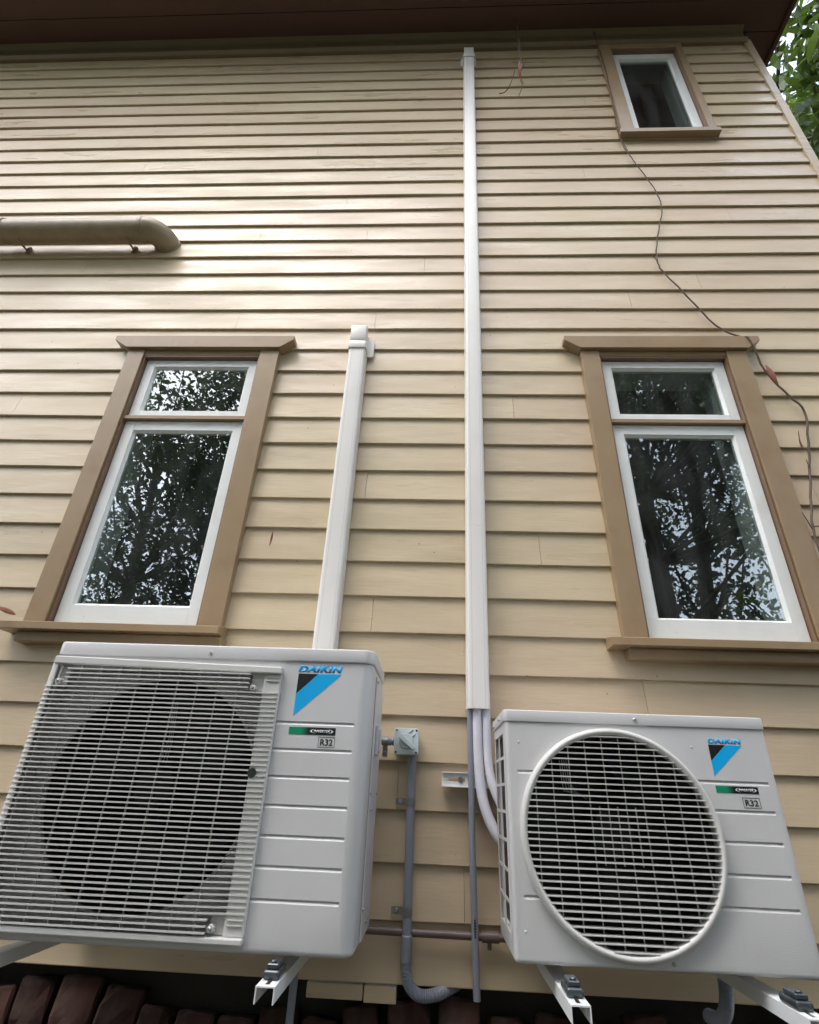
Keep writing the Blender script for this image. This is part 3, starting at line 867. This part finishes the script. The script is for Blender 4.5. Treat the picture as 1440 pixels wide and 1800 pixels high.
# ------------------------------------------------------------------ cable covers
def cover(xb, zb, xt, zt, w, d, label, cap_top, flange):
    t = thing('pipe_cover', (xb, 0, zb), label, 'pipe cover', 'white plastic pipe covers up the wall')
    lean = (xt - xb) / (zt - zb)
    sec = rounded(-w / 2, w / 2, -d, 0.0, 0.012, 4, (1, 1, 0, 0))
    seams = [zb, zb + (1.19 if zt > 5 else zt - zb), zt] if zt > 5 else [zb, zt]
    if zt > 5: seams = [zb, 2.48, 4.4, zt]
    for a, b in zip(seams[:-1], seams[1:]):
        m = MB(); n = len(sec); b2 = b - 0.0008
        m.prism(sec, a, b2, 'z')
        m.v = [(x_ + xb + lean * (z_ - zb), y_, z_) for x_, y_, z_ in m.v]
        m.build('cover', M_PVCW, t, smooth=35)
    m = MB()                                         # moulded ridge lines along the face
    for q in (-0.27, 0.30):
        x_ = xb + q * w
        m.add([(x_ - .0012, -d - 0.0004, zb), (x_ + .0012, -d - 0.0004, zb), (x_ + .0012 + lean * (zt - zb), -d - 0.0004, zt), (x_ - .0012 + lean * (zt - zb), -d - 0.0004, zt),
               (x_ - .0012, -d + 0.0006, zb), (x_ + .0012, -d + 0.0006, zb), (x_ + .0012 + lean * (zt - zb), -d + 0.0006, zt), (x_ - .0012 + lean * (zt - zb), -d + 0.0006, zt)],
              [(0, 1, 2, 3), (4, 7, 6, 5), (0, 4, 5, 1), (1, 5, 6, 2), (2, 6, 7, 3), (3, 7, 4, 0)])
    m.build('ridge', M_ACW, t)
    m = MB(); m.box(-w / 2 - 0.003, w / 2 + 0.003, -0.014, -0.0002, zb + 0.002, zt)
    m.v = [(x_ + xb + lean * (z_ - zb), y_, z_) for x_, y_, z_ in m.v]; m.build('backing', M_PVCW, t)
    cw = w + 0.010
    m = MB(); c0 = cap_top[0]; c1 = cap_top[1]
    m.prism(rounded(-cw / 2, cw / 2, -d - 0.007, 0.0, 0.013, 4, (1, 1, 0, 0)), c0, c0 + 0.045, 'z')
    k = w * 0.94
    m2 = MB(); m2.prism([(-d - 0.004, c0 + 0.045), (-d - 0.010, c0 + 0.075), (-d - 0.010, c1 - 0.015), (-d + 0.01, c1), (0, c1), (0, c0 + 0.045)], -k / 2, k / 2, 'x')
    for mm in (m, m2): mm.v = [(x_ + xt, y_, z_) for x_, y_, z_ in mm.v]
    m.build('end_cap', M_PVCW, t, smooth=35, bevel=0.002, seg=2); m2.build('end_cap', M_PVCW, t, smooth=35, bevel=0.004, seg=2)
    m = MB(); m.prism(rounded(xt + flange[0], xt + flange[1], c0 - 0.015, c1 - 0.05, 0.012, 4), -0.012, -0.0015, 'y')
    m.build('cap_flange', M_PVCW, t, smooth=35, bevel=0.002, seg=1)
cover(0.152, 1.772, 0.181, 6.50, 0.078, 0.060, 'tall narrow white pipe cover running from the pipes up to the eave', (6.48, 6.628), (-0.062, 0.058))
cover(-0.4145, 1.80, -0.4180, 3.49, 0.084, 0.060, 'short white pipe cover ending in a cap between the two lower windows', (3.462, 3.625), (-0.05, 0.078))

# ------------------------------------------------------------------ pipes and conduits
def pipe(name, pts, r, m_, label, cat, n=14, group=None):
    b = MB(); b.tube(pts, r, n); o = b.build(name, m_, None, smooth=50); tag(o, label, cat, group); return o
def spline(P, per=8):
    P = [Vector(p) for p in P]; out = []
    for i in range(len(P) - 1):
        a, b, c_, d = P[max(i - 1, 0)], P[i], P[i + 1], P[min(i + 2, len(P) - 1)]
        for k in range(per):
            t = k / per
            out.append(0.5 * ((2 * b) + (c_ - a) * t + (2 * a - 5 * b + 4 * c_ - d) * t * t + (-a + 3 * b - 3 * c_ + d) * t ** 3))
    out.append(P[-1]); return out
pipe('insulated_pipe', spline([(0.147, -0.034, 1.83), (0.147, -0.034, 1.70), (0.150, -0.036, 1.58), (0.164, -0.045, 1.48), (0.20, -0.06, 1.40), (0.25, -0.07, 1.36)]),
     0.0165, M_LAG, 'pale insulated pipe, the left and lower-reaching of two curving behind the smaller unit', 'pipe', 16, 'lagged pipes')
pipe('insulated_pipe', spline([(0.179, -0.034, 1.83), (0.179, -0.034, 1.70), (0.181, -0.036, 1.61), (0.192, -0.045, 1.54), (0.225, -0.06, 1.47), (0.27, -0.07, 1.44)]),
     0.0145, M_LAG, 'pale insulated pipe nearest the smaller unit, dropping out of the white cover', 'pipe', 16, 'lagged pipes')
dp = thing('drain_pipe', (0.13, -0.05, 1.0), 'straight grey plastic drain pipe hanging from the tall white cover down past the footing', 'drain pipe')
m = MB(); m.tube([(0.123, -0.033, 1.785), (0.124, -0.034, 1.40), (0.131, -0.040, 0.998)], 0.0102, 16); m.build('tube', M_PVCG, dp, smooth=50)
m = MB(); m.cyl((0.131, -0.040, 1.005), (0.131, -0.040, 0.9975), 0.0085, 12); m.build('end_shade_disc', M_DARK, dp)  # black disc paints the dark inside of the pipe's end
for k in range(7):
    q = MB(); q.box(0.1280 - 0.002, 0.1280 + 0.0026, -0.0490, -0.0465, 1.178 - k * 0.0065, 1.1825 - k * 0.0065); q.build('printed_mark', M_BLACK, dp)

cn = thing('electrical_conduit', (-0.07, -0.03, 1.1), 'grey electrical conduit running down from the isolator switch with a ribbed bend at the bottom', 'conduit')
m = MB(); m.tube([(-0.074, -0.026, 1.63), (-0.072, -0.026, 1.12)], 0.0135, 18); m.build('tube', M_PVCG, cn, smooth=50)
m = MB(); m.tube([(-0.072, -0.026, 1.135), (-0.072, -0.026, 1.131), (-0.071, -0.026, 1.072), (-0.071, -0.026, 1.070)], [0.0135, 0.0165, 0.0165, 0.015], 18); m.build('coupling', M_PVCG, cn, smooth=35)
path = spline([(-0.071, -0.026, 1.075), (-0.070, -0.027, 1.050), (-0.060, -0.030, 1.020), (-0.030, -0.030, 1.000), (0.015, -0.015, 1.000), (0.055, 0.03, 1.005), (0.08, 0.09, 1.00)], 16)
m = MB(); m.tube(path, [0.0145 + (0.0018 if i % 2 else -0.0006) for i in range(len(path))], 16); m.build('ribbed_bend', M_PVCG, cn, smooth=20)
def saddle(x_, z_, parent, side=-1):
    m = MB(); v = []; f = []
    for k in range(9):
        a = math.radians(0 + 180 * k / 8)
        v += [(x_ + 0.0150 * math.cos(a), -0.026 - 0.0150 * math.sin(a), z_ - 0.011), (x_ + 0.0150 * math.cos(a), -0.026 - 0.0150 * math.sin(a), z_ + 0.011)]
    m.add(v, [(2 * k, 2 * k + 2, 2 * k + 3, 2 * k + 1) for k in range(8)])
    m.box(x_ - 0.050, x_ - 0.0152, -0.012, -0.0095, z_ - 0.010, z_ + 0.010)
    m.box(x_ - 0.0165, x_ - 0.0142, -0.028, -0.0095, z_ - 0.0105, z_ + 0.0105)
    s = m.build('saddle', M_GALV, parent)
    q = MB(); q.tube([(x_ - 0.034, -0.012, z_), (x_ - 0.034, -0.0165, z_)], [0.007, 0.0045], 10); q.build('saddle_screw', M_SCREW, s)
saddle(-0.0735, 1.480, cn); saddle(-0.0725, 1.190, cn)

iso = thing('isolator_switch', (-0.094, -0.04, 1.62), 'small pale plastic isolator switch box with diagonal rotary handle between the two units', 'switch box')
m = MB(); m.prism(rounded(-0.134, -0.053, 1.618, 1.699, 0.006, 3), -0.060, -0.0015, 'y'); m.build('base', M_ISO, iso, smooth=40, bevel=0.002, seg=1)
m = MB(); m.prism(rounded(-0.1345, -0.0525, 1.6175, 1.6995, 0.007, 3), -0.072, -0.0605, 'y'); m.build('lid', M_ISO, iso, smooth=40, bevel=0.002, seg=2)
m = MB(); ang = math.radians(-38)
def rot2(u, v_): return (-0.094 + u * math.cos(ang) - v_ * math.sin(ang), 1.659 + u * math.sin(ang) + v_ * math.cos(ang))
m.tube([(-0.094, -0.0725, 1.659), (-0.094, -0.078, 1.659)], [0.024, 0.022], 28)
m.build('dial', M_ISO, iso, smooth=40)
m = MB(); m.prism([rot2(u, v_) for u, v_ in ((-0.026, -0.008), (0.034, -0.008), (0.038, 0.0), (0.034, 0.006), (-0.026, 0.008))], -0.0885, -0.0785, 'y')
m.build('handle', M_ISO, iso, bevel=0.0015, seg=2)
m = MB()
ang2 = math.radians(34)
for s in (-1, 1):
    p0 = Vector((-0.094 + (-0.010) * math.cos(ang2) - s * 0.008 * math.sin(ang2), -0.0735, 1.659 + (-0.010) * math.sin(ang2) + s * 0.008 * math.cos(ang2) + 0.012))
    p1 = p0 + Vector((math.cos(ang2) * 0.042, 0, math.sin(ang2) * 0.042)); m.cyl(p0, p1, 0.0014, 6)
m.build('moulded_ridge', M_ISO, iso)
for x_ in (-0.127, -0.060):
    for z_ in (1.6245, 1.6925):
        q = MB(); q.cyl((x_, -0.072, z_), (x_, -0.0732, z_), 0.0034, 10); q.build('screw', M_DARK, iso)
fx = thing('flexible_conduit', (-0.15, -0.04, 1.66), 'short ribbed grey flexible conduit with steel saddle joining the isolator to the large unit', 'conduit')
path = [(-0.134 - k * 0.0022, -0.036, 1.659 + 0.0 * k) for k in range(45)]
m = MB(); m.tube(path, [0.0125 + (0.0016 if (i // 2) % 2 else -0.0006) for i in range(45)], 16); m.build('ribbed_tube', M_PVCG, fx, smooth=20)
m = MB(); v = []
for k in range(13):
    a = math.radians(-90 + 250 * k / 12)
    v += [(-0.176, -0.036 - 0.0155 * math.cos(a), 1.659 + 0.0155 * math.sin(a)), (-0.158, -0.036 - 0.0155 * math.cos(a), 1.659 + 0.0155 * math.sin(a))]
m.add(v, [(2 * k, 2 * k + 2, 2 * k + 3, 2 * k + 1) for k in range(12)]); m.box(-0.176, -0.158, -0.030, -0.027, 1.610, 1.6435)
m.build('saddle', M_GALV, fx)
q = MB(); q.tube([(-0.167, -0.030, 1.624), (-0.167, -0.037, 1.624)], [0.0065, 0.004], 10); q.build('saddle_screw', M_SCREW, fx)

bp_ = thing('horizontal_pipe', (0, -0.03, 1.13), 'thin purple-brown painted water pipe running level along the wall behind both units', 'pipe')
m = MB(); m.tube([(-1.6, -0.018, 1.146), (1.4, -0.018, 1.132)], 0.0105, 14); m.build('tube', M_PIPEB, bp_, smooth=50)
m = MB(); m.tube([(0.150, -0.018, 1.138), (0.200, -0.018, 1.1378)], 0.0145, 14); m.cyl((0.172, -0.018, 1.13), (0.172, -0.018, 1.108), 0.006, 8); m.build('joint', M_PIPEB, bp_, smooth=40)

pipe('condensate_pipe', [(-0.372, -0.13, 1.17), (-0.374, -0.125, 0.70), (-0.374, -0.125, 0.03)], 0.0105, M_PVCG, 'thin grey condensate pipe dropping below the large unit beside its white arm', 'drain pipe')
path = spline([(0.790, -0.12, 1.165), (0.790, -0.12, 1.10), (0.789, -0.118, 1.06), (0.785, -0.10, 1.020), (0.782, -0.06, 0.995), (0.78, 0.0, 0.985)], 18)
m = MB(); m.tube(path, [0.0165 + (0.0018 if i % 2 else -0.0006) for i in range(len(path))], 16)
tag(m.build('ribbed_conduit', M_PVCG, None, smooth=20), 'ribbed grey conduit loop hanging below the middle of the smaller unit', 'conduit')

# painted duct high on the left
du = thing('exhaust_duct', (-2.2, -0.11, 4.3), 'round tan painted ribbed duct with an elbow turning into the boards, high on the left', 'duct')
n_ = 150
DY, DZ, DR = -0.088, 4.372, 0.066
pts = [(-3.5 + 1.75 * k / n_, DY, DZ) for k in range(n_ + 1)]
m = MB(); m.tube(pts, [DR + 0.0010 * (k % 2) for k in range(n_ + 1)], 28); m.build('duct_pipe', M_DUCT, du, smooth=40)
el = []
for k in range(25):
    a = math.radians(90 * k / 24)
    el.append((-1.745 + 0.090 * math.sin(a), DY + 0.090 * (1 - math.cos(a)), DZ))
el += [(-1.655, 0.020, DZ)]
m = MB(); m.tube(el, [DR + 0.004 + 0.0013 * (k % 2) for k in range(26)], 28); m.build('elbow', M_DUCT, du, smooth=40)
for a, b in ((-1.765, -1.742), (-2.640, -2.585)):
    m = MB(); m.tube([(a, DY, DZ), (a + .002, DY, DZ), (b - .002, DY, DZ), (b, DY, DZ)], [DR + .002, DR + 0.0065, DR + 0.0065, DR + .002], 28); m.build('collar', M_DUCT, du, smooth=40)
m = MB(); m.tube([(-1.655, 0.012, DZ), (-1.655, -0.003, DZ)], [DR + 0.014, DR + 0.010], 28); m.build('wall_flange', M_DUCT, du, smooth=40)
for x_ in (-2.50, -1.84):
    m = MB(); m.box(x_ - 0.011, x_ + 0.011, -0.004, 0.016, 4.290, 4.345); m.tube([(x_, DY, DZ - DR - 0.002), (x_, -0.05, 4.305), (x_, 0.005, 4.310)], 0.006, 8); m.build('strap', M_DUCT, du)

# ------------------------------------------------------------------ vine, twig, leaves
vine = thing('vine', (1.3, -0.02, 3.0), 'thin dry vine stem trailing from the small upper window down past the right window', 'vine')
P = [(1.181, -0.036, 6.92), (1.180, -0.036, 6.60), (1.181, -0.037, 6.10), (1.173, -0.038, 5.70), (1.163, -0.03, 5.48), (1.185, -0.012, 5.30), (1.255, -0.01, 5.03), (1.300, -0.014, 4.82),
     (1.308, -0.01, 4.65), (1.255, -0.012, 4.45), (1.212, -0.01, 4.28), (1.196, -0.014, 4.15), (1.215, -0.01, 4.08), (1.282, -0.016, 3.92), (1.401, -0.012, 3.67), (1.485, -0.035, 3.566), (1.512, -0.052, 3.53),
     (1.556, -0.02, 3.36), (1.622, -0.014, 3.22), (1.672, -0.013, 3.12), (1.640, -0.012, 2.96), (1.612, -0.012, 2.85), (1.555, -0.02, 2.66), (1.508, -0.035, 2.51), (1.50, -0.038, 2.40), (1.51, -0.02, 2.2), (1.56, -0.012, 1.9), (1.62, -0.012, 1.2), (1.62, -0.012, 0.0)]
S = spline(P, 5)
m = MB(); m.tube([(p.x + 0.002 * math.sin(i * 1.7), p.y, p.z) for i, p in enumerate(S)], [0.0024 + 0.0026 * min(1, i / len(S) * 1.5) for i in range(len(S))], 7)
m.build('stem', M_VINE, vine, smooth=60)
P2 = [(1.176, -0.037, 6.9), (1.188, -0.038, 6.3), (1.168, -0.04, 5.75), (1.158, -0.03, 5.47), (1.20, -0.012, 5.27)]
m = MB(); m.tube(spline(P2, 6), 0.0026, 6); m.build('stem', M_VINE, vine)
for a, b in (((1.51, -0.04, 2.51), (1.62, -0.03, 2.53)), ((1.50, -0.04, 2.50), (1.475, -0.05, 2.57)), ((1.672, -0.013, 3.12), (1.65, -0.03, 3.135)), ((1.20, -0.013, 4.16), (1.17, -0.03, 4.19)), ((1.60, -.014, 2.8), (1.585, -.03, 2.84))):
    m = MB(); m.tube([a, b], [0.003, 0.0015], 6); m.build('side_shoot', M_VINE, vine)

def leaf_mesh(L_, W, curl=0.5, n=7, twist=0.0, lobes=False):
    v = []; f = []
    for i in range(n + 1):
        t = i / n
        w = W * math.sin(math.pi * min(1, t * 0.92 + 0.04)) ** 0.8
        if lobes: w *= 1 + 0.35 * math.sin(t * 16)
        z = L_ * t; a = twist * t
        d = -curl * L_ * (t * t)
        for s in (-1, 0, 1):
            v.append((s * w * math.cos(a), d + abs(s) * w * 0.35 + s * w * math.sin(a), z))
    for i in range(n):
        for j in range(2):
            p = i * 3 + j; f.append((p, p + 1, p + 4, p + 3))
    N0 = len(v); f2 = [tuple(N0 + q for q in reversed(t)) for t in f]
    v2 = [(x_, y_ + 0.0006, z_) for x_, y_, z_ in v]
    mb = MB(); mb.add(v + v2, f + f2); return mb
def leaf_thing(name, loc, rotd, L_, W, m_, label, cat, curl=0.5, twist=0.8, lobes=False):
    o = leaf_mesh(L_, W, curl, 7, twist, lobes).build(name, m_, None, smooth=60)
    o.location = loc; o.rotation_euler = [math.radians(q) for q in rotd]; tag(o, label, cat); return o
leaf_thing('dead_leaf', (1.562, -0.030, 3.385), (6, 168, 0), 0.15, 0.013, M_DRYLEAF, 'long curled red-brown dead leaf caught on the vine right of the window', 'leaf', -0.12, 2.6)
leaf_thing('dead_leaf', (1.60, -0.02, 2.90), (12, -22, 10), 0.085, 0.012, M_DRYLEAF, 'small pale red dead leaf stuck upright beside the vine stem', 'leaf', 0.2, 1.0)
leaf_thing('dead_leaf', (-1.605, -0.085, 2.052), (20, -70, 0), 0.10, 0.013, M_DRYLEAF, 'curled brown dead leaf on the left end of the left window sill', 'leaf', 0.6, 2.0)
leaf_thing('dead_leaf', (-0.700, -0.006, 2.395), (6, 8, 0), 0.065, 0.004, M_DRYLEAF, 'tiny red-brown leaf sliver stuck on the boards right of the left window', 'leaf', 0.1, 0.6)
ivy = thing('ivy_sprig', (1.36, -0.05, 1.62), 'sprig of dark green lobed leaves poking in past the boards right of the smaller unit', 'plant')
m = MB(); m.tube(spline([(1.45, -0.03, 1.2), (1.42, -0.05, 1.45), (1.34, -0.06, 1.62), (1.27, -0.06, 1.60)], 6), 0.0022, 6); m.build('stem', M_VINE, ivy)
for (lx, lz, ry, L_) in ((1.262, 1.605, 35, 0.075), (1.30, 1.60, 100, 0.07), (1.36, 1.55, 60, 0.08), (1.38, 1.65, -20, 0.08)):
    o = leaf_mesh(L_, L_ * 0.42, 0.25, 8, 0.3, True).build('leaf', M_IVY, ivy, smooth=60)
    o.location = (lx, -0.06, lz); o.rotation_euler = (math.radians(12), math.radians(ry), 0)

tw = thing('hanging_twig', (0.53, -0.12, 6.9), 'wiry dry twig with shrivelled leaf hanging from the eave right of the tall cover', 'twig')
m = MB(); m.tube(spline([(0.552, -0.12, 6.93), (0.548, -0.12, 6.55), (0.535, -0.12, 6.34), (0.505, -0.12, 6.14), (0.455, -0.12, 5.90), (0.41, -0.12, 5.80), (0.374, -0.12, 5.79)], 6), 0.0034, 6); m.build('strand', M_VINE, tw)
m = MB(); m.tube(spline([(0.552, -0.12, 6.93), (0.556, -0.12, 6.50), (0.545, -0.12, 6.20), (0.535, -0.12, 6.02), (0.538, -0.12, 5.88), (0.508, -0.12, 5.755)], 6), 0.0030, 6); m.build('strand', M_VINE, tw)
m = MB(); m.tube([(0.540, -0.12, 6.10), (0.583, -0.12, 6.236)], [0.006, 0.003], 6); m.tube([(0.552, -0.12, 6.30), (0.562, -0.12, 6.22)], 0.003, 6); m.build('strand', M_VINE, tw)
o = leaf_mesh(0.24, 0.022, 0.15, 8, 3.0).build('shrivelled_leaf', M_DRYLEAF, tw, smooth=60); o.location = (0.540, -0.125, 5.90); o.rotation_euler = (0, math.radians(-3), 0)

# ------------------------------------------------------------------ trees
def leaf_cloud(name, centers, size, m_, parent, elong=2.0, droop=0.3, fold=0.25):
    n = len(centers)
    a = rng.uniform(0, 2 * math.pi, n); el_ = rng.normal(-droop, 0.6, n)
    d = np.stack([np.cos(a) * np.cos(el_), np.sin(a) * np.cos(el_), np.sin(el_)], 1)
    up = rng.normal(0, 0.55, (n, 3)); up[:, 2] += 1
    s = np.cross(d, up); s /= np.linalg.norm(s, axis=1)[:, None]
    nn = np.cross(s, d)
    L_ = (size * rng.uniform(0.6, 1.3, n))[:, None]; W = L_ / elong * 0.5
    c0 = centers
    v = np.empty((n, 6, 3))
    v[:, 0] = c0; v[:, 1] = c0 + d * L_ * 0.35 + s * W + nn * W * fold; v[:, 2] = c0 + d * L_ * 0.35 - s * W + nn * W * fold
    v[:, 3] = c0 + d * L_ * 0.72 + s * W * 0.75 + nn * (W * fold - L_ * 0.05); v[:, 4] = c0 + d * L_ * 0.72 - s * W * 0.75 + nn * (W * fold - L_ * 0.05)
    v[:, 5] = c0 + d * L_ - nn * L_ * 0.12
    idx = np.arange(n)[:, None] * 6
    F = np.concatenate([idx + [0, 1, 2], idx + [5, 4, 3]], 0)
    Q = idx + [2, 1, 3, 4]
    me = bpy.data.meshes.new(name)
    me.from_pydata(v.reshape(-1, 3).tolist(), [], F.tolist() + Q.tolist())
    me.materials.append(m_)
    return link(name, me, parent)

def tree(x_, y_, h, cr, n, size, m_, label, trunk_r=0.14, z0=0.25, lean=0.0, nclump=42, elong=2.0, group='trees standing behind the viewer, mirrored in the panes'):
    t = thing('tree', (x_, y_, 0), label, 'tree', group)
    b = MB(); tips = []
    pts = []; rr = []
    for k in range(9):
        q = k / 8
        pts.append((x_ + lean * q * h * 0.2 + 0.15 * math.sin(q * 5 + x_), y_ + 0.12 * math.sin(q * 4 + 2 * x_), h * 0.85 * q)); rr.append(trunk_r * (1 - 0.8 * q) + 0.01)
    b.tube(pts, rr, 10); b.build('trunk', M_BARK, t, smooth=60)
    lb = MB(); cl = []
    for k in range(nclump):
        q = random.uniform(z0, 1.0); base = Vector(pts[min(8, int(q * 8 * 0.95))])
        a = random.uniform(0, 2 * math.pi); r = cr * (0.25 + 0.75 * math.sqrt(random.random())) * (1.15 - 0.6 * abs(q - 0.6))
        tip = Vector((base.x + r * math.cos(a), base.y + r * math.sin(a), q * h + random.uniform(-0.1, 0.5)))
        mid = (base + tip) / 2 + Vector((0, 0, -0.15 * r))
        lb.tube([base, mid, tip], [0.035, 0.022, 0.008], 5, cap=False); cl.append(tip)
        if random.random() < 0.6: cl.append((mid + tip) / 2)
    lb.build('limbs', M_BARK, t)
    cl = np.array([list(c_) for c_ in cl])
    rad = rng.uniform(0.3, 0.85, len(cl))
    w = rad ** 2; pick = rng.choice(len(cl), n, p=w / w.sum())
    u = rng.normal(0, 1, (n, 3)); u /= np.linalg.norm(u, axis=1)[:, None]
    cen = cl[pick] + u * (rad[pick] * rng.uniform(0.2, 1.0, n) ** 0.6)[:, None] * np.array([1.1, 1.1, 0.6])
    cen[:, 2] = np.maximum(cen[:, 2], 0.1)
    leaf_cloud('crown', cen, size, m_, t, elong)
    return t
T = [
 (-9.5, -8.6, 10.0, 2.5, 15000, 'tall dark tree mirrored at the far left of the left window', 0.16),
 (-6.3, -8.0, 11.8, 2.4, 13000, 'dark tree mirrored in the left half of the left window', 0.15),
 (-3.6, -7.4, 11.2, 2.2, 13000, 'dark slender tree whose trunk is mirrored in the left window', 0.14),
 (-1.0, -8.8, 10.4, 2.2, 15000, 'dark tree mirrored between the two lower windows', 0.15),
 (1.8, -7.7, 11.5, 2.2, 10000, 'dark leafy tree mirrored at the left of the right window', 0.14),
 (4.3, -6.8, 12.5, 2.4, 11000, 'dark forked tree mirrored in the middle of the right window', 0.17),
 (7.6, -8.2, 12.5, 2.7, 12000, 'dark tree mirrored at the right edge of the right window', 0.16),
 (10.5, -4.0, 12.0, 3.0, 16000, 'tall dark tree added far to the right of the house to block low sky', 0.16),  # this and the next tree are added at the sides to block low sky
 (-11.5, -3.5, 8.0, 2.8, 13000, 'dark tree added far to the left of the house to block low sky', 0.16)]
for (x_, y_, h_, cr_, n_, lab_, r_) in T:
    tree(x_, y_, h_, cr_, n_, 0.125, M_LEAF, lab_, r_, lean=0.3 if x_ == 4.3 else 0.0, nclump=64)
tree(3.4, -5.0, 10.5, 2.9, 9500, 0.125, M_LEAF, 'near dark tree added on the right, its canopy shading the lower wall', 0.18, 0.5, -0.25, 80)  # canopy added to keep high sky light off the lower wall
tree(-2.4, -5.6, 8.6, 2.2, 8500, 0.125, M_LEAF, 'near dark tree leaning over the viewer from the left', 0.13, 0.5, 0.1, 60)
B = [(-9.8, -6.2, 3.2, 'dense hedge shrub added to block low sky at the left end of the row behind the viewer'),
     (-7.0, -6.4, 3.5, 'second dense hedge shrub from the left end of the row, added to block low sky'),
     (-4.2, -6.2, 3.2, 'dense yellow-green shrub mirrored at the foot of the left window'),
     (-1.4, -6.5, 3.4, 'dense shrub added to block low sky in the hedge row straight behind the viewer'),
     (1.4, -6.3, 3.1, 'dense shrub added to block low sky in the hedge row just right of the viewer'),
     (4.1, -6.0, 3.3, 'dense yellow-green shrub mirrored at the foot of the right window'),
     (6.9, -6.2, 3.6, 'second dense hedge shrub from the right end of the row, added to block low sky'),
     (9.6, -6.0, 3.4, 'dense hedge shrub added to block low sky at the right end of the row behind the viewer')]
for (x_, y_, h_, lab_) in B:  # hedge row added to block low sky; parts of it show in the panes
    tree(x_, y_ + 0.9, h_ - 0.1, 1.7, 9000, 0.12, M_LEAF2, lab_, 0.06, 0.03, 0.0, 60, 2.0, 'hedge shrubs behind the viewer')

# the broad-leaved tree past the corner, top right
nt_ = thing('tree', (6.2, 3.2, 0), 'broad-leaved green tree with dark branches showing past the house corner at top right', 'tree')
b = MB(); b.tube([(6.3, 3.3, 0), (6.1, 3.2, 3), (5.7, 3.0, 6), (5.2, 2.8, 9), (5.0, 2.7, 12.5)], [0.24, 0.21, 0.16, 0.10, 0.03], 12); b.build('trunk', M_BARK, nt_, smooth=60)
brs = []
base = [(6.1, 3.2, 4.0), (5.9, 3.1, 5.0), (5.7, 3.0, 6.0), (5.6, 3.0, 6.6), (5.5, 2.9, 7.4), (5.3, 2.8, 8.4), (5.2, 2.8, 9.4), (5.1, 2.75, 10.5), (5.05, 2.7, 11.5)]
for k in range(54):
    p = Vector(base[k % 9]); a = random.uniform(0, 2 * math.pi); r = random.uniform(1.1, 2.9)
    e = p + Vector((math.cos(a) * r, math.sin(a) * r, random.uniform(0.2, 1.7)))
    e.x = max(e.x, 3.05); mid = (p + e) / 2 + Vector((random.uniform(-.2, .2), random.uniform(-.2, .2), -0.2))
    brs.append((p, mid, e))
    e2 = e + Vector((random.uniform(-.4, .6), random.uniform(-.6, .6), random.uniform(-.3, .7))); e2.x = max(e2.x, 2.95); brs.append((mid, (mid + e2) / 2 + Vector((0, 0, .15)), e2))
b = MB()
for p, q, e in brs: b.tube([p, q, e], [0.035, 0.024, 0.010], 7, cap=False)
b.build('limbs', M_BARK, nt_, smooth=60)
cs = []
for p, q, e in brs:
    for k in range(175):
        t = random.uniform(0.35, 1.05)
        c_ = (q.lerp(e, t * 2 - 1) if t > 0.5 else p.lerp(q, t * 2)) + Vector((random.gauss(0, .20), random.gauss(0, .20), random.gauss(0, .16)))
        c_.x = max(c_.x, 2.95 + random.uniform(0, .3)); cs.append(list(c_))
leaf_cloud('crown', np.array(cs), 0.26, M_LEAF3, nt_, 3.4, 0.5)

# ------------------------------------------------------------------ pivots: each thing's Empty stands at its base
for o, p in PIV:
    o.location = p
    for ch in o.children:
        ch.matrix_parent_inverse = Matrix.Translation(-p)
